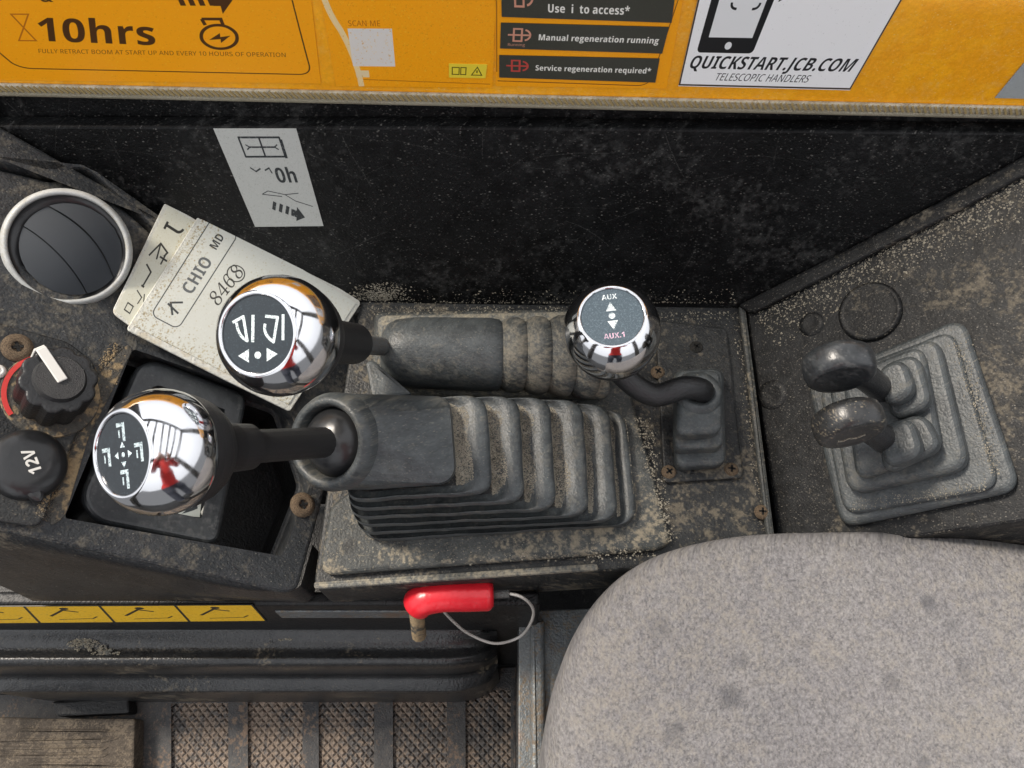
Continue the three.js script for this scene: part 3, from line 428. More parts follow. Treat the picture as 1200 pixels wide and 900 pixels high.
// ================================================================ CENTRE CONSOLE
const TOP = new Frame(onLevel(600, 450, 0), V3(0, 1, 0));
{
  const F = TOP.at(620, 520, 0), t = thing('centre_console', 'dusty black lever console between seat and wall', 'console', F);
  part('console_body', slabGeo(F, [[420, 348], [872, 350], [908, 640], [790, 664], [700, 670], [366, 692], [380, 590]], -0.06, 0, { r: [0, 0.004, 0.01, 0.01, 0, 0.008, 0.01], bevel: 0.003, seg: 3 }), M.base, t);
  part('bellows_plate', slabGeo(F, [[438, 364], [730, 360], [742, 470], [788, 636], [770, 644], [372, 674], [386, 592], [430, 560]], 0.0005, 0.008, { r: [0.006, 0.008, 0.01, 0.012, 0.01, 0.012, 0.008, 0.01], bevel: 0.004, seg: 4 }), M.plate, t);
  part('front_lip', slabGeo(F, [[367, 682], [700, 660], [702, 668], [368, 690]], 0.0003, 0.0045, { r: 0.002, bevel: 0.0015 }), M.rubberDust, t);
  part('lever_plate', slabGeo(F, [[768, 374], [852, 384], [872, 560], [778, 566]], 0.0004, 0.004, { r: 0.004, bevel: 0.0015 }), M.base, t);
  part('edge_ridge', slabGeo(F, [[866, 358], [874, 358], [909, 632], [900, 634]], 0.0003, 0.0055, { r: 0.002, bevel: 0.002 }), M.plate, t);
  for (const [x, y, mt] of [[784, 553, M.rust], [857, 550, M.rust], [771, 436, M.rust], [816, 407, M.base], [893, 600, M.rust]]) {
    const p = F.loc(x, y, 0.004), r = 0.0052, g = lathe([[0, 0.0022], [r * 0.5, 0.0024], [r * 0.85, 0.0016], [r, 0]], 20); g.rotateX(Math.PI / 2); g.translate(p.x, p.y, 0.0035); const sc = part('screw', g, mt, t); const c2 = mergeGeometries([new THREE.BoxGeometry(0.005, 0.0012, 0.001), new THREE.BoxGeometry(0.0012, 0.005, 0.001)]); c2.rotateZ(x * 0.7); c2.translate(p.x, p.y, 0.0057); part('cross_slot', c2, M.black, sc);
  }
}
{ const t = scene.getObjectByName('centre_console'), F = TOP.at(620, 520, 0);
  grit('floor_dust', t, M.grit, 2600, 611, 0.0006, () => { const c = rnd(); if (c < 0.3) { const x = 432 + rnd() * 440; return F.loc(x, 364 + Math.abs(tri()) * 16, 0.002).setZ(x < 735 ? 0.0078 : 0.0002); } if (c < 0.55) { const f = rnd(); return F.loc(752 + f * 30 + tri() * 14, 490 + f * 145, 0.008).setZ(0.0078); } if (c < 0.75) { const f = rnd(); return F.loc(866 + f * 32 + tri() * 10, 380 + f * 240, 0).setZ(0.0003); } return F.loc(380 + rnd() * 390, 650 + tri() * 14 - rnd() * 6, 0.008).setZ(0.0078); }, 'loose tan grit on the console top'); }
// long bellows in front: slabs stepping down to the plate
const cupAxis1 = V3(-0.42, 0.84, 0.35).normalize();
{
  const F = TOP.at(560, 560, 0.008), t = thing('bellows_boot', 'large ribbed rubber bellows boot in front, with round cup', 'bellows boot', F);
  const xr = [536, 578, 616, 652, 691, 725, 748], tr = [[528, 462], [570, 462], [608, 463], [645, 465], [683, 468], [714, 474], [734, 482]], br = [567, 577, 588, 597, 604, 610, 614], bl = [[400, 576], [402, 588], [404, 598], [407, 608], [411, 617], [417, 626], [430, 634]];
  const H = 0.0116;
  const outline = (quad, h) => { const P = flat(F, quad, h), n = 4, o = [], R = 0.013; for (let i = 0; i < n; i++) { const p = P[i], a = P[(i + 3) % 4], b = P[(i + 1) % 4], da = a.clone().sub(p), db = b.clone().sub(p), la = da.length(), lb = db.length(), rr = Math.min(R, la * 0.45, lb * 0.45); da.normalize(); db.normalize(); const s0 = p.clone().addScaledVector(da, rr), s1 = p.clone().addScaledVector(db, rr); for (let j = 0; j <= 8; j++) { const u = j / 8; o.push(s0.clone().multiplyScalar((1 - u) * (1 - u)).addScaledVector(p, 2 * u * (1 - u)).addScaledVector(s1, u * u)); } const e = b.clone().addScaledVector(db, -Math.min(R, lb * 0.45)); for (let j = 1; j < 16; j++) o.push(s1.clone().lerp(e, j / 16)); } return o; };
  for (let k = 1; k < 7; k++) {
    const y = 0.0765 - k * H, q = [[432, 470], tr[k], [xr[k], br[k]], bl[k]];
    const oA = outline([[432, 470], tr[k - 1], [xr[k - 1], br[k - 1]], bl[k - 1]], y + H), oB = outline(q, y), cx = oB.reduce((a, p) => a + p.x, 0) / oB.length, cy = oB.reduce((a, p) => a + p.y, 0) / oB.length;
    const ring = (f, ins, h) => oB.map((b, i) => { const a = oA[i], x = a.x + (b.x - a.x) * f, yy = a.y + (b.y - a.y) * f, dx = x - cx, dy = yy - cy, l = Math.hypot(dx, dy) || 1, w = 0.0003 * Math.sin(x * 95 + k * 2.1) * Math.sin(yy * 80 + k * 1.3) + 0.0002 * Math.sin(x * 260 + yy * 190 + k); return V3(x - dx / l * (ins + w), yy - dy / l * (ins + w), h + w * 0.7); });
    part('rib', planarUV(grid([ring(0, 0.007, y - 0.004), ring(0, 0.002, y - 0.0032), ring(0.22, 0, y - 0.0026), ring(0.42, 0, y - 0.0006), ring(0.6, 0, y + 0.0012), ring(0.78, 0, y + 0.0014), ring(0.92, 0, y + 0.0001), ring(1, 0, y - 0.0022), ring(1, 0.0004, y - 0.0048), ring(1, 0.003, y - 0.0078), ring(1, 0.006, y - 0.0102)].map((r) => [...r, r[0].clone()]))), M.rubber, t);
    grit('rib_dust', t, M.grit, 4200, 500 + k, 0.00044, () => { const f = rnd(), a = Math.pow(rnd(), 1.5) * 21 - 3, x = xr[k - 1] + (tr[k - 1][0] - xr[k - 1]) * (1 - f) + a + 2, yy = tr[k][1] + 8 + f * (br[k] - tr[k][1] - 18); return F.loc(x, yy, y).setZ(y - 0.0022 + Math.max(0, a - 6) * 0.00018); });
    part('fold', slabGeo(F, [[436, 474], [tr[k][0] - 10, tr[k][1] + 8], [xr[k] - 11, br[k] - 11], [bl[k][0] + 10, bl[k][1] - 11]], Math.max(0, y - H - 0.002), y - 0.003, { r: 0.011, bevel: 0 }), M.base, t);
  }
  // cap: blends from the round cup to the first rib
  const cu = F.to(onLevel(388, 518, 0.097)), A = cupAxis1.clone().applyMatrix4(new THREE.Matrix4().extractRotation(F.inv));
  const q0 = new THREE.Quaternion().setFromUnitVectors(V3(0, 1, 0), A), pts = [];
  for (let i = 0; i < 40; i++) { const a = i / 40 * 6.2832; for (const [r, d] of [[0.027, -0.004], [0.0285, -0.012]]) pts.push(V3(r * Math.cos(a), d, r * Math.sin(a)).applyQuaternion(q0).add(cu)); }
  for (const [yy, ins] of [[0.0765, 0.004], [0.075, 0.0012], [0.0705, 0], [0.068, 0.001]]) { const sh = roundPoly(flat(F, [[430, 472], tr[0], [xr[0], br[0]], [404, 576]], yy), 0.013).getPoints(8); const cx = sh.reduce((a, p) => a + p.x, 0) / sh.length, cy = sh.reduce((a, p) => a + p.y, 0) / sh.length; for (const p of sh) { const dx = p.x - cx, dy = p.y - cy, l = Math.hypot(dx, dy); pts.push(V3(cx + dx * (1 - ins / l), cy + dy * (1 - ins / l), yy)); } }
  part('boot_cap', hull(pts, 0.7), M.rubber, t);
  { const c0 = F.to(onLevel(478, 542, 0.0835)); const r = new THREE.TorusGeometry(0.0042, 0.0006, 8, 24); r.scale(1, 0.5, 1); r.rotateZ(-0.35); r.translate(c0.x, c0.y, 0.0766); part('mould_mark', r, M.rubber, t); }
  const cup = lathe([[0.0205, -0.006], [0.021, 0.003], [0.023, 0.0055], [0.0262, 0.0045], [0.0288, -0.001], [0.0288, -0.012]], 56); cup.applyQuaternion(q0); cup.translate(cu.x, cu.y, cu.z); part('boot_cup', planarUV(cup), M.rubber, t);
  const ball = lathe([[0, 0.010], [0.006, 0.0095], [0.012, 0.007], [0.017, 0.003], [0.0206, -0.003]], 48); ball.applyQuaternion(q0); ball.translate(cu.x, cu.y, cu.z); part('ball_gaiter', planarUV(ball), M.gloss, t, 'glossy dark ball gaiter inside the cup');
  const fin = slabGeo(F, [[428, 424], [436, 420], [484, 462], [436, 466]], 0.0, 0.058, { r: 0.003, bevel: 0.002 }); part('gusset', fin, M.rubber, t);
}
// short bellows behind: a lying barrel with swelling ribs
{
  const F = TOP.at(560, 415, 0.008), t = thing('bellows_boot', 'dust-covered barrel-shaped bellows boot against the wall', 'bellows boot', F);
  const y0 = 0.022, a = F.to(onLevel(452, 408, 0.008 + y0 + 0.018)), b = F.to(onLevel(700, 414, 0.008 + y0 + 0.006)); a.z = y0 + 0.012; b.z = y0;
  const ax = b.clone().sub(a), L = ax.length(), q = new THREE.Quaternion().setFromUnitVectors(V3(0, 1, 0), ax.clone().normalize());
  const place = (g) => { g.scale(1, 1, 1); g.applyQuaternion(q); g.translate(a.x, a.y, a.z); return planarUV(g); };
  part('boot_cap', place(lathe([[0.0, -0.004], [0.012, -0.0035], [0.019, 0.0], [0.0225, 0.006], [0.0245, 0.02], [0.0255, 0.07], [0.0245, 0.0765], [0.022, 0.079], [0.02, 0.082]], 48)), M.rubber, t);
  for (let k = 0; k < 4; k++) { const y = 0.079 + k * (L - 0.079) / 4, w = (L - 0.079) / 4, r = 0.0262 + k * 0.0012; part('rib', place(lathe([[r * 0.86, y - 0.001], [r * 0.94, y + w * 0.12], [r, y + w * 0.35], [r * 1.005, y + w * 0.62], [r * 0.95, y + w * 0.85], [r * 0.86, y + w * 0.98]], 48)), M.ribs, t); }
  const skirt = slabGeo(F, [[440, 368], [708, 362], [716, 462], [452, 462]], 0, 0.012, { r: 0.008, bevel: 0.004, seg: 3 }); part('boot_skirt', skirt, M.rubberDust, t);
  const nb = lathe([[0.0, 0.004], [0.006, 0.004], [0.009, 0.001], [0.0115, -0.004], [0.012, -0.012]], 28); const nq = new THREE.Quaternion().setFromUnitVectors(V3(0, 1, 0), V3(-0.8, 0.0, 0.6)); nb.applyQuaternion(nq); nb.translate(a.x + 0.004, a.y, a.z + 0.006); part('boot_neck', planarUV(nb), M.rubber, t);
}

// ================================================================ CHROME KNOB LEVERS
const faceInk = '#c3d2d6';
const faces = {
  gate: print(512, 512, (g, W, H) => {
    g.fillStyle = '#141a1f'; g.fillRect(0, 0, W, H); speckle(g, W, H, 900, ['#3b474d', '#161c20'], 101, 4); g.strokeStyle = g.fillStyle = faceInk;
    const L = (x, y, w) => { g.lineWidth = 26; g.beginPath(); g.moveTo(x - 52, y - 52); g.lineTo(x + 14, y - 52); g.lineTo(x + 14, y + 56); g.stroke(); g.lineWidth = 14; g.beginPath(); g.moveTo(x - 30, y - 20); g.lineTo(x - 30, y + 30); g.stroke(); };
    g.globalAlpha = 0.85; L(265, 120); L(265, 420); L(105, 262); L(420, 268); g.globalAlpha = 1;
    for (const [x, y, a] of [[256, 200, 0], [256, 318, Math.PI], [196, 260, -Math.PI / 2], [318, 260, Math.PI / 2]]) { g.save(); g.translate(x, y); g.rotate(a); g.beginPath(); g.moveTo(0, -24); g.lineTo(24, 14); g.lineTo(-24, 14); g.fill(); g.restore(); }
    g.beginPath(); g.arc(256, 260, 16, 0, 6.3); g.fill(); speckle(g, W, H, 2600, ['#141a1f', '#2c363c'], 121, 7);
  }, { roughness: 0.25 }),
  bucket: print(512, 512, (g, W, H) => {
    g.fillStyle = '#1c252b'; g.fillRect(0, 0, W, H); speckle(g, W, H, 900, ['#44535a', '#1f282d'], 103, 4); g.strokeStyle = g.fillStyle = '#d8e3e2'; g.lineWidth = 20; g.lineJoin = 'round';
    g.beginPath(); g.moveTo(70, 178); g.lineTo(150, 140); g.lineTo(178, 300); g.quadraticCurveTo(110, 270, 100, 178); g.stroke(); g.lineWidth = 22; g.beginPath(); g.moveTo(222, 130); g.lineTo(218, 310); g.stroke();
    g.lineWidth = 20; g.beginPath(); g.moveTo(310, 140); g.lineTo(400, 150); g.lineTo(370, 310); g.quadraticCurveTo(290, 260, 310, 190); g.stroke(); g.lineWidth = 20; g.beginPath(); g.moveTo(440, 130); g.lineTo(438, 300); g.stroke();
    g.beginPath(); g.moveTo(110, 400); g.lineTo(190, 355); g.lineTo(190, 445); g.fill(); g.beginPath(); g.moveTo(400, 390); g.lineTo(320, 348); g.lineTo(320, 438); g.fill(); g.beginPath(); g.arc(255, 396, 24, 0, 6.3); g.fill(); speckle(g, W, H, 1800, ['#1c252b', '#34414a'], 123, 7);
  }, { roughness: 0.25 }),
  aux: print(512, 512, (g, W, H) => {
    g.fillStyle = '#46535b'; g.fillRect(0, 0, W, H); speckle(g, W, H, 1500, ['#66757d', '#38434a', '#7a8890'], 107, 5); g.fillStyle = '#e9efee'; g.font = 'bold 64px sans-serif'; g.textAlign = 'center'; g.fillText('AUX', 256, 92);
    g.beginPath(); g.moveTo(256, 118); g.lineTo(300, 200); g.lineTo(212, 200); g.fill(); g.beginPath(); g.moveTo(256, 372); g.lineTo(300, 290); g.lineTo(212, 290); g.fill(); g.beginPath(); g.arc(256, 245, 28, 0, 6.3); g.fill();
    g.fillStyle = '#e6b9cc'; g.fillText('AUX.1', 256, 448); speckle(g, W, H, 3600, ['#46535b', '#66757d'], 127, 8);
  }, { roughness: 0.25 }),
};
function knob(parent, base, centre, axis, roll, faceMat) {       // centre and axis in world units
  const a = axis.clone().normalize(), w = V3(Math.sin(roll), 0, -Math.cos(roll)), up = w.addScaledVector(a, -w.dot(a)).normalize(), x = up.clone().cross(a);
  const q = new THREE.Quaternion().setFromRotationMatrix(new THREE.Matrix4().makeBasis(x, a, up.clone().negate()));
  const C = 0.0185;                                                // distance from face to widest point
  const P = (arr) => lathe(arr.map(([r, t]) => [r, C - t]), 72);
  const k = part('knob', P([[0.0176, 0.0016], [0.0178, 0.0002], [0.0184, -0.0004], [0.0194, -0.0002], [0.0202, 0.0006], [0.0222, 0.0024], [0.0247, 0.0056], [0.0269, 0.0098], [0.0284, 0.0145], [0.0290, 0.0190], [0.0289, 0.0225], [0.0282, 0.0265], [0.0274, 0.0288], [0.0268, 0.0290], [0.0262, 0.0288]]), M.chrome, parent, 'chrome ball with round symbol face');
  const inv = base.inv, m = new THREE.Matrix4().compose(centre, q, V3(1, 1, 1)).premultiply(inv);
  m.decompose(k.position, k.quaternion, k.scale);
  const disc = new THREE.CylinderGeometry(0.0177, 0.0177, 0.002, 56); const f = new THREE.CircleGeometry(0.0176, 56); f.rotateX(-Math.PI / 2); f.translate(0, C - 0.0009, 0);
  part('symbol_face', f, faceMat, k); disc.translate(0, C - 0.0021, 0); part('face_backing', disc, M.lever, k);
  part('knob_shell', P([[0.0268, 0.0289], [0.0272, 0.0294], [0.0266, 0.0335], [0.0245, 0.040], [0.0212, 0.0455], [0.0165, 0.050], [0.0115, 0.0525], [0.0095, 0.054], [0.0092, 0.0600]]), M.lever, k, 'black shell behind the chrome');
  return k;
}
const K1 = V3(-0.1604, 0.193, 0.124), K2 = V3(-0.1111, 0.200, 0.068), K3 = V3(0.059, 0.116, 0.0185);
{
  const foot = onLevel(388, 518, 0.099), F = new Frame(foot, V3(0, 1, 0)), t = thing('control_lever', 'chrome knob lever with four-way symbol, rising from round boot cup', 'control lever', F, 'chrome knob control levers');
  const ax = K1.clone().sub(foot).normalize(); knob(t, F, K1, ax, 0.05, faces.gate);
  part('stem', tube([F.to(foot.clone().addScaledVector(ax, -0.004)), F.to(foot.clone().addScaledVector(ax, 0.04)), F.to(K1.clone().addScaledVector(ax, -0.035))], 0.0088, 16, 16), M.lever, t);
  const col = lathe([[0.0088, 0], [0.0118, 0.001], [0.0122, 0.012], [0.0105, 0.02], [0.0088, 0.021]], 28); const q = new THREE.Quaternion().setFromUnitVectors(V3(0, 1, 0), ax.clone().applyMatrix4(new THREE.Matrix4().extractRotation(F.inv))); col.applyQuaternion(q); const p = F.to(K1.clone().addScaledVector(ax, -0.055)); col.translate(p.x, p.y, p.z); part('stem_collar', col, M.lever, t);
}
{
  const foot = onLevel(446, 406, 0.060), F = new Frame(foot, V3(0, 1, 0)), t = thing('control_lever', 'chrome knob lever with bucket symbols above cream placard', 'control lever', F, 'chrome knob control levers');
  const ax = K2.clone().sub(foot).normalize(); knob(t, F, K2, V3(-0.23, 0.874, 0.418), 0.1, faces.bucket);
  part('stem', tube([F.to(foot.clone().addScaledVector(ax, -0.002)), F.to(foot.clone().addScaledVector(ax, 0.05)), F.to(K2.clone().addScaledVector(ax, -0.03))], 0.0062, 16, 14), M.steel, t);
  const sl = tube([F.to(K2.clone().addScaledVector(ax, -0.104)), F.to(K2.clone().addScaledVector(ax, -0.07)), F.to(K2.clone().addScaledVector(ax, -0.03))], 0.0125, 12, 20); part('stem_sleeve', sl, M.lever, t, 'thick black rubber sleeve');
}
{
  const foot = onLevel(822, 460, 0.036), F = new Frame(foot, V3(0, 1, 0)), t = thing('control_lever', 'chrome knob lever on bent black stem from small boot', 'control lever', F, 'chrome knob control levers');
  const a3 = V3(-0.10, 0.99, 0.08).normalize(); knob(t, F, K3, a3, -0.08, faces.aux);
  const e = K3.clone().addScaledVector(a3, -0.055);
  const pts = [foot.clone().add(V3(0.002, -0.008, 0)), foot.clone().add(V3(-0.001, 0.006, 0.001)), foot.clone().add(V3(-0.014, 0.012, 0.002)), onLevel(765, 463, 0.045), e.clone().add(V3(0.004, -0.004, 0.001)), e.clone().add(V3(0, 0.02, 0))];
  part('stem', tube(pts.map((p) => F.to(p)), 0.0078, 40, 16), M.gloss, t);
}
{ // small boot
  const F = TOP.at(818, 500, 0.004), t = thing('lever_boot', 'small stepped rubber boot on screwed plate, holding the bent lever', 'lever boot', F);
  const st = [[[790, 432], [849, 430], [852, 544], [792, 548]], [[792, 432], [848, 430], [850, 524], [791, 527]], [[795, 436], [845, 432], [848, 506], [793, 510]]], y = [0.011, 0.0215, 0.033];
  st.forEach((s, k) => part('boot_step', slabGeo(F, s, k ? y[k - 1] - 0.002 : 0, y[k], { r: 0.008, bevel: 0.0035, seg: 4, curve: 7 }), M.rubber, t));
  const c = F.loc(820, 460, 0.034), g = lathe([[0.0078, -0.001], [0.009, 0.0025], [0.012, 0.003], [0.015, 0.001], [0.0165, -0.003]], 32); g.rotateX(Math.PI / 2); g.translate(c.x, c.y, 0.0335); part('boot_collar', planarUV(g), M.rubber, t);
}

// ================================================================ REAR CONSOLE
const rA = WALL.hit(868, 357, 0), rB = WALL.hit(1200, 185, 0), rD = onLevel(958, 640, 0);
const rN = rB.clone().sub(rA).cross(rD.clone().sub(rA)); if (rN.y < 0) rN.negate();
const REAR = new Frame(rA.clone().addScaledVector(rN.clone().normalize(), -0.002), rN);
{
  const t = thing('rear_console', 'sloping black plastic side console behind the seat, dusty and scratched', 'console', REAR);
  const F0 = (x, y) => REAR.loc(x, y, 0).setZ(0.0002);
  part('console_top', slabGeo(REAR, [[874, 362], [1180, 205], [1420, 80], [1420, 600], [1196, 612], [1000, 640], [918, 690]], -0.02, 0, { r: 0.002, bevel: 0.002 }), M.rear, t);
  part('corner_rim', slabGeo(REAR, [[862, 358], [1100, 236], [1420, 62], [1420, 88], [1104, 256], [880, 368]], 0.0004, 0.005, { r: 0.004, bevel: 0.0022, seg: 3 }), M.rear, t);
  part('console_front', (() => { const rows = []; for (const h of [-0.001, -0.03, -0.2]) rows.push([[918, 690], [1000, 640], [1100, 625], [1196, 612], [1420, 600]].map(([x, y]) => { const p = REAR.hit(x, y, -0.002); p.y += h; return REAR.to(p); })); return grid(rows); })(), M.rear, t);
  part('console_side', (() => { const rows = []; for (const h of [-0.001, -0.03, -0.08]) rows.push([[870, 360], [884, 450], [905, 560], [922, 720]].map(([x, y]) => { const p = REAR.hit(x, y, 0); p.x += 0.001; p.y += h; return REAR.to(p); })); return grid(rows); })(), M.rear, t);
  grit('rim_dust', t, M.grit, 2200, 655, 0.0007, () => { const f = rnd() * 1.1; const w = Math.abs(tri()); return F0(880 + 340 * f + w * 30, 366 - 172 * f + w * 46); });
  for (const [x, y, r] of [[951, 380, 0.009], [905, 463, 0.011]]) { const p = REAR.loc(x, y, 0), g = lathe([[0, 0.0008], [r * 0.6, 0.001], [r * 0.8, 0.0012], [r, 0]], 24); g.rotateX(Math.PI / 2); g.translate(p.x, p.y, 0); part('moulded_boss', planarUV(g), M.rear, t); }
}
{
  const F = REAR.at(1020, 366, 0), t = thing('blanking_plug', 'flat round plug above the twin lever boot', 'plug', F);
  const R = F.loc(1058, 366).length(), g = lathe([[0, 0.0028], [R * 0.78, 0.0030], [R * 0.84, 0.0022], [R * 0.9, 0.0034], [R, 0.002], [R, -0.001]], 48); g.rotateX(Math.PI / 2); part('plug_disc', planarUV(g), M.rear, t);
}
{
  const F = REAR.at(1070, 520, 0), t = thing('twin_lever_boot', 'square stepped rubber boot carrying two paddle levers', 'lever boot', F);
  grit('boot_dust', t, M.grit, 1500, 633, 0.00045, () => { const f = rnd(), w = tri() + tri(); return rnd() < 0.55 ? F.loc(1122 + 40 * f + w * 12, 400 + 156 * f + tri() * 6, 0.014).setZ(0.0139) : F.loc(996 + 160 * f, 592 - 24 * f + w * 7, 0.014).setZ(0.0139); });
  const lay = [[[[944, 446], [1128, 370], [1196, 574], [984, 619]], 0, 0.009, 0.012, M.rubber], [[[958, 452], [1116, 384], [1172, 572], [988, 604]], 0.008, 0.014, 0.012, M.rubber], [[[968, 442], [1098, 392], [1136, 548], [992, 580]], 0.012, 0.025, 0.012, M.rubber], [[[985, 440], [1080, 402], [1104, 528], [1002, 564]], 0.023, 0.033, 0.01, M.rubber]];
  for (const [q, a, b, r, m] of lay) part('boot_step', slabGeo(F, q, a, b, { r, bevel: 0.0042, seg: 4, curve: 8 }), m, t);
  const twin = [[[[1028, 428], [1074, 412], [1092, 474], [1044, 494]], [[1026, 430], [1058, 418], [1072, 460], [1036, 478]]], [[[1026, 500], [1082, 482], [1104, 524], [1034, 556]], [[1026, 500], [1066, 486], [1082, 532], [1036, 550]]]];
  for (const [q1, q2] of twin) { part('gaiter', slabGeo(F, q1, 0.031, 0.044, { r: 0.009, bevel: 0.004, seg: 4, curve: 7 }), M.rubber, t); part('gaiter', slabGeo(F, q2, 0.042, 0.056, { r: 0.009, bevel: 0.0045, seg: 4, curve: 7 }), M.rubber, t); }
}
[[[1030, 452], [983, 428], 'smooth dark paddle lever nearer the wall, on twin boot', 0.034, 0.0, M.paddle], [[1034, 512], [994, 494], 'tan-scuffed black paddle lever nearer the seat, on twin boot', 0.034, 0.12, M.scuffed]].forEach(([f, h, label, R, roll, mat]) => {
  const foot = REAR.hit(f[0], f[1], 0.054), F = new Frame(foot, V3(0, 1, 0)), t = thing('paddle_lever', label, 'paddle lever', F, 'paddle levers on the twin boot');
  // flat round grip carried on edge: axis tipped towards the wall
  const rr = ray(h[0], h[1] + 2), C = EYE.clone().addScaledVector(rr, 0.455);
  const ax = V3(0.04 + roll, 0.02, 1).normalize(), loc = ax.clone().applyMatrix4(new THREE.Matrix4().extractRotation(F.inv)), q = new THREE.Quaternion().setFromUnitVectors(V3(0, 1, 0), loc), c = F.to(C);
  const g = lathe([[0, 0.0078], [0.0128, 0.0078], [0.0138, 0.0084], [0.0162, 0.0082], [0.0182, 0.0066], [0.0193, 0.003], [0.0194, -0.003], [0.0182, -0.0068], [0.015, -0.0088], [0, -0.0092]], 56);
  g.applyQuaternion(q); g.translate(c.x, c.y, c.z); const grip = part('paddle_grip', planarUV(g), mat, t);
  const mk = roll ? [[-0.005, 0.002, 0.5], [-0.001, 0.003, -0.4], [0.003, 0.002, 0.5], [0.006, 0.003, -0.4]].map(([x, z, a]) => { const b = new THREE.BoxGeometry(0.0042, 0.0004, 0.0012); b.rotateY(a); b.translate(x, 0.008, -z - 0.001); return b; }) : null;
  if (mk) { const m = mergeGeometries(mk); m.applyQuaternion(q); m.translate(c.x, c.y, c.z); part('worn_marking', m, M.grit, grip, 'worn tan marking on the dark face'); }
  const end = C.clone().lerp(foot, 0.3).add(V3(0, 0, -0.003)), s0 = F.to(foot.clone().add(V3(0.004, -0.006, 0))), mid = C.clone().lerp(foot, 0.62).add(V3(0.002, -0.001, -0.001)); part('stem', tube([s0, F.to(mid), F.to(end), F.to(C.clone().add(V3(0.002, -0.004, -0.005)))], 0.0082, 16, 16), M.gloss, t);
});

// ================================================================ LOWER SIDE: sill wall, warning strip, rail
const SILL = new Frame(V3(0, -0.05, 0.1505), V3(0, 0.05, 1));
{
  const t = thing('sill_wall', 'black steel side wall under the consoles', 'panel', SILL);
  const s = new RoundedBoxGeometry(0.62, 0.25, 0.01, 2, 0.003); s.translate(-0.29, -0.12, -0.005); part('sill_sheet', planarUV(s), M.black, t);
  const st = new RoundedBoxGeometry(0.1, 0.02, 0.0015, 2, 0.0005); st.translate(-0.12, -0.02, 0.0006); part('sill_flange', planarUV(st), M.steel, t);
  const m = print(1024, 256, (g, W, H) => {
    g.fillStyle = '#eebd22'; g.fillRect(0, 0, W, H); speckle(g, W, H, 2600, ['#f2cb50', '#d3a414', '#b8922a'], 111, 6); g.strokeStyle = g.fillStyle = '#1b1a16'; g.lineWidth = 9;
    for (let i = 1; i < 4; i++) { const x = i * 262 - 30; g.beginPath(); g.moveTo(x, 0); g.lineTo(x, H); g.stroke(); }
    for (let i = 0; i < 4; i++) { const x = i * 262 - 20; g.lineWidth = 12; g.beginPath(); g.moveTo(x + 50, 150); g.lineTo(x + 110, 60); g.lineTo(x + 160, 90); g.stroke(); g.beginPath(); g.arc(x + 120, 40, 16, 0, 6.3); g.fill(); g.lineWidth = 7; g.beginPath(); g.moveTo(x + 70, 200); g.lineTo(x + 190, 190); g.lineTo(x + 210, 160); g.stroke(); }
    g.lineWidth = 12; g.strokeRect(0, 0, W, H);
  }, { roughness: 0.45 });
  sticker('warning_strip', SILL, [[-50, 711], [296, 709], [313, 728], [-30, 731]], 0.0006, m, t, 'yellow safety pictogram strip in four cells');
}
{ // ribbed rail at the foot of the sill wall
  const a = onLevel(-60, 752, -0.14), F = new Frame(V3(-0.1, -0.14, 0.162), V3(0, 1, 0)), t = thing('side_rail', 'glossy black ribbed rail along the cab floor', 'rail', F);
  const prof = [[0.012, -0.03], [0.012, 0.006], [0.010, 0.0105], [0.006, 0.011], [0.003, 0.007], [-0.003, 0.004], [-0.009, 0.004], [-0.0125, 0.0075], [-0.0165, 0.0075], [-0.0195, 0.002], [-0.021, -0.008], [-0.021, -0.04], [-0.026, -0.046], [-0.033, -0.047], [-0.035, -0.055], [-0.035, -0.155]];
  const N = 60, x0 = -0.33, x1 = onLevel(600, 760, -0.14).x + 0.1 - 0.012, rows = prof.map(([v, h]) => { const r = []; for (let i = 0; i <= N; i++) { const f = i / N, x = x0 + (x1 - x0) * f, e = Math.max(0, (f - 0.9) / 0.1), k = Math.sqrt(Math.max(0, 1 - e * e)); r.push(V3(x, -0.004 + (v + 0.004) * (0.55 + 0.45 * k) + 0.012 * e * e * 0.4, h < 0.011 && h > -0.01 ? -0.012 + (h + 0.012) * k : h)); } return r; });
  part('rail_body', grid(rows), M.rail, t);
  const spots = [[98, 751, 620, 19, 15], [122, 764, 220, 18, 8], [332, 745, 480, 34, 8], [430, 743, 180, 40, 6]];
  let left = 0, cur = -1; grit('dried_mud', t, M.rubberDust, 1500, 77, 0.0008, () => { if (!left--) { cur++; left = spots[cur][2] - 1; } const [cx, cy, , sx, sy] = spots[cur], an = rnd() * 6.283, ra = Math.pow(rnd(), 0.7) * (0.75 + 0.25 * Math.sin(an * 3 + cur) + 0.2 * Math.sin(an * 7)), p = F.to(onLevel(cx + Math.cos(an) * ra * sx, cy + Math.sin(an) * ra * sy, -0.134)); return p; }, 'dried mud crumbs on the rail');
}
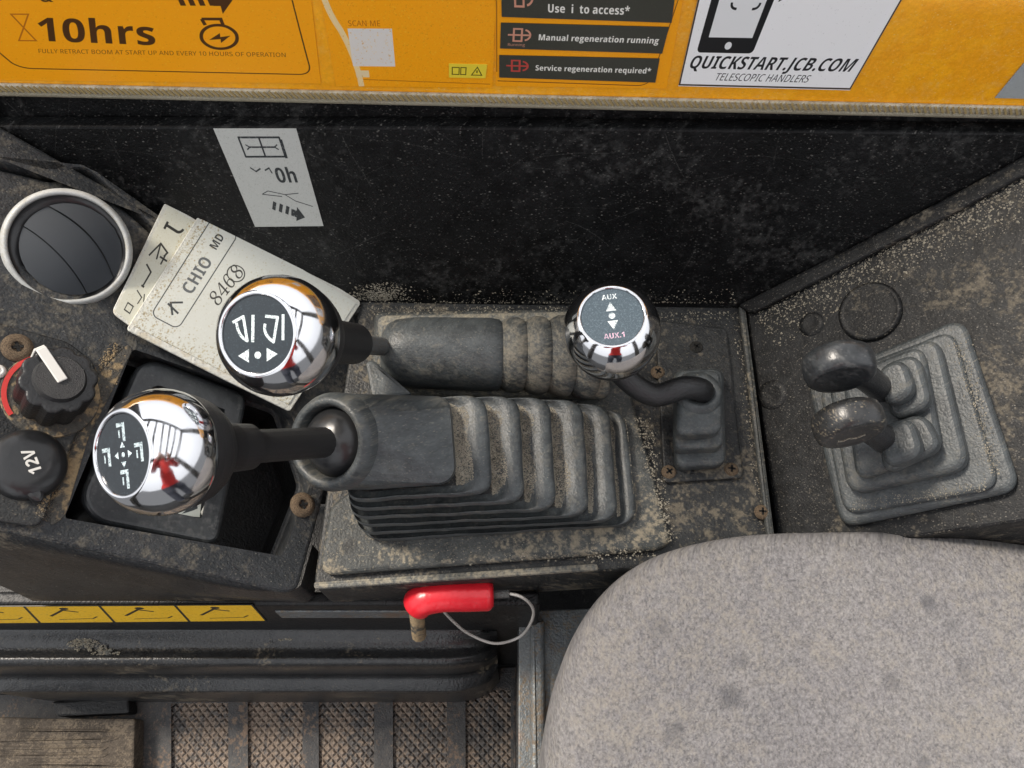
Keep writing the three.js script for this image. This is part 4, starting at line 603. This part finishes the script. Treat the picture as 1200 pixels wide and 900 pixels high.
{ // red pull handle on its wire
  const F = TOP.at(540, 700, -0.02), t = thing('release_handle', 'red plastic release handle with wire loop under console edge', 'handle', F);
  const P = (x, y, h) => F.loc(x, y, h);
  const c = new THREE.CatmullRomCurve3([P(578, 697, 0), P(550, 698, 0.001), P(515, 699, 0.002), P(494, 704, 0), P(486, 712, -0.008)]), N = 40, rows = [];
  for (let i = 0; i <= N; i++) { const f = i / N, p = c.getPoint(f), tg = c.getTangent(f), n = V3(0, 0, 1), bn = tg.clone().cross(n).normalize(), up = bn.clone().cross(tg).normalize(); const e = f < 0.06 ? 0.72 + 0.28 * Math.sin(f / 0.06 * 1.57) : f > 0.9 ? Math.sqrt(1 - ((f - 0.9) / 0.1) ** 2 * 0.75) : 1; const r = []; for (let j = 0; j <= 20; j++) { const a = j / 20 * 6.28318; r.push(p.clone().addScaledVector(bn, Math.cos(a) * 0.0108 * e).addScaledVector(up, Math.sin(a) * 0.009 * e)); } rows.push(r); }
  const caps = [rows[0], rows[N]].map((r) => { const m = r.reduce((s, p) => s.add(p), V3(0, 0, 0)).multiplyScalar(1 / r.length); return r.map(() => m.clone()); });
  part('grip', grid([caps[0], ...rows, caps[1]]), M.red, t);
  const fer = tube([P(578, 697, 0), P(597, 696, 0.001)], 0.0028, 4, 10); part('ferrule', fer, M.steel, t);
  part('wire_loop', tube([P(592, 695, 0.001), P(610, 699, 0.002), P(624, 712, -0.01), P(622, 730, -0.03), P(606, 748, -0.05), P(580, 754, -0.05), P(550, 743, -0.045), P(530, 727, -0.03), P(517, 712, -0.012), P(512, 702, -0.004)], 0.0011, 60, 8), std({ color: new THREE.Color().setRGB(0.42, 0.4, 0.37), roughness: 0.45, metalness: 0.2 }), t);
  const tab = tube([P(487, 708, -0.004), P(489, 726, -0.02), P(491, 745, -0.04)], 0.0052, 10, 10); part('metal_tab', planarUV(tab), M.frontDirt, t, 'muddy metal tab below the grip');
}
// ================================================================ FLOOR MAT AND PEDAL
{
  const F = new Frame(onLevel(380, 860, FLOORY), V3(0, 1, 0)), t = thing('floor_mat', 'black rubber floor mat with knurled rectangular pads', 'floor mat', F);
  const cols = [[198, 270, 822], [288, 357, 820], [371, 441, 817], [458, 526, 811], [543, 601, 807]], L = 1120;
  const conv = (x, y, yb) => 600 + (x - 600) * (1 + (yb - y) / 1e9);
  const holes = cols.map(([a, b, y]) => [[a, y], [b, y - 1], [conv(b, y, L), L], [conv(a, y, L), L]]);
  part('mat_web', slabGeo(F, [[-120, 812], [150, 806], [300, 796], [450, 788], [606, 780], [606, 1180], [-120, 1180]], -0.004, 0.008, { r: 0.002, bevel: 0.002, seg: 3, holes, holeR: 0.003 }), M.mat, t);
  const kd = new Uint8Array(256 * 256 * 4); for (let y = 0; y < 256; y++) for (let x = 0; x < 256; x++) { const u = (x + y) / 256 * 8, v = (x - y + 512) / 256 * 8, a = Math.abs(u % 1 - 0.5) * 2, b = Math.abs(v % 1 - 0.5) * 2, h = Math.min(1, Math.min(a, b) * 1.6) * 255, i = (y * 256 + x) * 4; kd[i] = kd[i + 1] = kd[i + 2] = h; kd[i + 3] = 255; }
  const kb = texOf(kd, 256, false, 0.07), pm = M.mat.clone(); pm.bumpMap = kb; pm.bumpScale = 0.0032;
  const g2 = grime(33, { base: [0.09, 0.084, 0.08], base2: [0.12, 0.108, 0.098], dust: [0.28, 0.21, 0.155], cover: 0.55, most: 0.62, specks: 0.01, rough: 0.55, stains: 40, stainCol: [0.03, 0.03, 0.032] }); pm.map = g2.map; pm.roughnessMap = g2.roughnessMap;
  holes.forEach((h) => part('knurled_pad', slabGeo(F, h.map(([x, y], i) => [x + (i === 0 || i === 3 ? -3 : 3), y]), 0.0002, 0.0045, { r: 0.003, bevel: 0.0005 }), pm, t));
}
{
  const F = new Frame(onLevel(70, 880, -0.27), V3(0, 1, 0)), t = thing('foot_pedal', 'worn brown ribbed pedal pad on the floor mat', 'pedal', F);
  part('pedal_plate', slabGeo(F, [[-140, 836], [60, 842], [158, 842], [152, 1100], [-140, 1100]], -0.022, 0, { r: 0.003, bevel: 0.002 }), M.wood, t);
  seedN = 5; for (let k = 0; k < 16; k++) { const y = 852 + k * 10 + rnd() * 3, a = rnd() * 60 - 20, w = 3 + rnd() * 4; part('tread_rib', slabGeo(F, [[a, y], [a + 50, y + rnd() * 2], [120 + rnd() * 28, y + 1], [118 + rnd() * 28, y + w], [a + 60, y + w + rnd() * 2], [a - 10, y + w - 1]], 0.0002, 0.0007 + rnd() * 0.0008, { r: 0.001, bevel: 0.0005 }), M.wood, t); }
  part('pedal_arm', slabGeo(F, [[60, 822], [150, 816], [152, 836], [66, 840]], -0.03, -0.004, { r: 0.004, bevel: 0.002 }), M.black, t);
}
// ================================================================ SEAT
{
  const F = new Frame(onLevel(640, 860, -0.12), V3(0, 1, 0)), t = thing('seat_pedestal', 'grey steel seat pedestal beside the floor mat', 'pedestal', F);
  part('base_plate', slabGeo(F, [[608, 716], [720, 712], [1100, 712], [1100, 1200], [606, 1200]], -0.012, 0, { r: 0.002, bevel: 0.001 }), M.steel, t);
  part('edge_flange', slabGeo(F, [[622, 728], [638, 726], [640, 1200], [622, 1200]], 0.0002, 0.008, { r: 0.002, bevel: 0.003, seg: 3 }), M.steel, t);
  part('side_plate', slabGeo(F, [[606, 718], [612, 718], [612, 1200], [604, 1200]], -0.18, -0.0125, { r: 0, bevel: 0.0005 }), M.black, t);
}
{
  const F = new Frame(onLevel(1000, 900, -0.06), V3(0, 1, 0)), t = thing('seat_cushion', 'grey woven fabric seat cushion with dusty stains', 'seat', F);
  const out = [[614, 1000], [634, 890], [650, 806], [676, 738], [714, 686], [766, 652], [850, 631], [960, 625], [1080, 627], [1200, 640], [1320, 668], [1400, 740], [1440, 900], [1400, 1100], [1200, 1180], [900, 1190], [700, 1160], [630, 1100]];
  const base = out.map(([x, y]) => { const p = F.loc(x, y, 0.075); return V3(p.x, p.y, 0); });
  const c = new THREE.CatmullRomCurve3(base, true, 'centripetal').getPoints(140), cen = c.reduce((s, p) => s.add(p), V3(0, 0, 0)).multiplyScalar(1 / c.length);
  const prof = [[0.95, 0], [0.985, 0.01], [1, 0.035], [1.002, 0.06], [0.996, 0.074], [0.98, 0.085], [0.95, 0.0925], [0.9, 0.0975], [0.82, 0.1005], [0.7, 0.102], [0.5, 0.1015], [0.3, 0.1], [0.12, 0.099], [0.001, 0.099]];
  const rows = prof.map(([k, h]) => c.map((p) => { const q = cen.clone().lerp(p, k); q.z = h + (k < 0.96 ? 0.0012 * Math.sin(q.x * 40 + 1) * Math.sin(q.y * 33) : 0); return q; }));
  const g = planarUV(grid(rows)); part('cushion', mergeVertices(g, 1e-6), M.seat, t);
}

// ================================================================ what the chrome mirrors: barred roof frame, posts, the person taking the picture
{
  const F = new Frame(V3(0.1, 0.98, 0.1), V3(0, 1, 0)), t = structure('cab_roof', 'dark cab roof frame with bars over the roof opening', F);
  const s = new THREE.Shape(); s.moveTo(-0.7, -0.62); s.lineTo(0.7, -0.62); s.lineTo(0.7, 0.55); s.lineTo(-0.7, 0.55); s.closePath();
  const h = new THREE.Path(); h.moveTo(-0.63, -0.54); h.lineTo(0.63, -0.54); h.lineTo(0.63, 0.48); h.lineTo(-0.63, 0.48); h.closePath(); s.holes.push(h);
  part('roof_frame', new THREE.ExtrudeGeometry(s, { depth: 0.05, bevelEnabled: false }), M.base, t);
  for (let i = 0; i < 5; i++) { const b = new RoundedBoxGeometry(0.05, 1.06, 0.03, 2, 0.006); b.translate(-0.42 + i * 0.2, -0.03, 0.03); part('roof_bar', b, M.base, t); }
  for (const [x, y] of [[-0.68, 0.5], [0.68, 0.5], [-0.68, -0.58], [0.68, -0.58]]) { const p = new RoundedBoxGeometry(0.11, 0.13, 1.25, 2, 0.02); p.translate(x, y, -0.63); part('corner_post', p, M.base, t); }
}
{
  const foot = V3(0.1, FLOORY - 0.012, 0.62), F = new Frame(foot, V3(0, 1, 0)), t = thing('person', 'person in red jacket and dark trousers holding up a phone, mirrored in chrome', 'person', F);
  const P = (x, y, z) => V3(x + 0.1, y + FLOORY - 0.012, z + 0.62).applyMatrix4(F.inv);
  // joints in metres above the floor: bent forward over the seat
  const B = [[[-0.09, 0.03, 0], 0.045, [-0.09, 0.40, 0.03], 0.055], [[0.09, 0.03, 0], 0.045, [0.09, 0.40, 0.03], 0.055], [[-0.09, 0.03, 0], 0.04, [-0.1, 0.03, -0.13], 0.034], [[0.09, 0.03, 0], 0.04, [0.1, 0.03, -0.13], 0.034], [[-0.09, 0.40, 0.03], 0.06, [-0.08, 0.52, 0.12], 0.09], [[0.09, 0.40, 0.03], 0.06, [0.08, 0.52, 0.12], 0.09], [[0, 0.55, 0.12], 0.125, [0, 0.78, 0.03], 0.12], [[0, 0.78, 0.03], 0.12, [0, 0.98, -0.02], 0.10], [[-0.16, 1.02, -0.02], 0.065, [0.16, 1.02, -0.02], 0.065], [[0, 1.03, -0.03], 0.05, [0, 1.13, -0.07], 0.05], [[0, 1.16, -0.09], 0.078, [0, 1.22, -0.10], 0.082],
    [[-0.17, 1.01, -0.02], 0.055, [-0.24, 0.82, -0.12], 0.045], [[-0.24, 0.82, -0.12], 0.043, [-0.17, 0.84, -0.285], 0.03], [[0.17, 1.01, -0.02], 0.055, [0.20, 0.82, -0.12], 0.045], [[0.20, 0.82, -0.12], 0.043, [-0.01, 0.84, -0.285], 0.03]];
  for (const [hx, s] of [[-0.165, 1], [-0.015, -1]]) { B.push([[hx, 0.84, -0.29], 0.022, [hx + 0.012 * s, 0.85, -0.33], 0.02]); for (let f = 0; f < 4; f++) { const y = 0.828 + f * 0.019, l = [0.024, 0.03, 0.032, 0.028][f]; B.push([[hx + 0.004 * s, y, -0.325], 0.009, [hx + 0.008 * s, y, -0.325 - l * 0.5], 0.0085]); B.push([[hx + 0.008 * s, y, -0.325 - l * 0.5], 0.0085, [hx + 0.03 * s, y, -0.325 - l * 0.7], 0.0075]); } B.push([[hx + 0.01 * s, 0.875, -0.30], 0.011, [hx + 0.035 * s, 0.872, -0.312], 0.009]); }
  const seg = B.map(([a, ra, b, rb]) => [V3(...a), ra, V3(...b), rb]), ap = V3(), pa = V3();
  const dist = (p) => { let d = 1e3; for (const [a, ra, b, rb] of seg) { ap.copy(b).sub(a); pa.copy(p).sub(a); const tt = Math.max(0, Math.min(1, pa.dot(ap) / ap.lengthSq())); const q = pa.addScaledVector(ap, -tt).length() - ra - (rb - ra) * tt, k = ra < 0.025 ? 0.004 : 0.03, h = Math.max(0, Math.min(1, 0.5 + 0.5 * (d - q) / k)); d = d + (q - d) * h - k * h * (1 - h); } return d; };
  const { MarchingCubes } = await import('three/addons/objects/MarchingCubes.js');
  const mesh = (cx, cy, cz, half, res) => { const mc = new MarchingCubes(res, new THREE.MeshBasicMaterial(), false, false, 90000); mc.isolation = 0; const hs = res / 2, p = V3(); for (let k = 0; k < res; k++) for (let j = 0; j < res; j++) for (let i = 0; i < res; i++) { p.set(cx + (i - hs) / hs * half, cy + (j - hs) / hs * half, cz + (k - hs) / hs * half); mc.field[i + j * res + k * res * res] = -dist(p); } mc.update(); const n = mc.count, pos = mc.positionArray.slice(0, n * 3), g = new THREE.BufferGeometry(); for (let i = 0; i < n; i++) { pos[i * 3] = pos[i * 3] * half + cx; pos[i * 3 + 1] = pos[i * 3 + 1] * half + cy; pos[i * 3 + 2] = pos[i * 3 + 2] * half + cz; } g.setAttribute('position', new THREE.BufferAttribute(pos, 3)); return g; };
  const body = mergeVertices(mesh(0, 0.64, -0.08, 0.70, 96), 1e-5); body.computeVertexNormals();
  const bp = body.attributes.position, col = new Float32Array(bp.count * 3), v = V3();
  for (let i = 0; i < bp.count; i++) { v.fromBufferAttribute(bp, i); const hand = v.z < -0.285 && v.y > 0.7, c = hand || v.y > 1.09 ? (v.y > 1.2 || (v.y > 1.12 && v.z > -0.07) ? [0.03, 0.02, 0.015] : [0.5, 0.3, 0.22]) : v.y < 0.52 ? (v.y < 0.07 ? [0.02, 0.018, 0.016] : [0.03, 0.035, 0.05]) : [0.6, 0.03, 0.025]; col.set(c, i * 3); const w = P(v.x, v.y, v.z); bp.setXYZ(i, w.x, w.y, w.z); }
  body.setAttribute('color', new THREE.BufferAttribute(col, 3)); body.computeVertexNormals();
  part('body', body, std({ vertexColors: true, roughness: 0.85 }), t);
}

renderer.render(scene, camera);
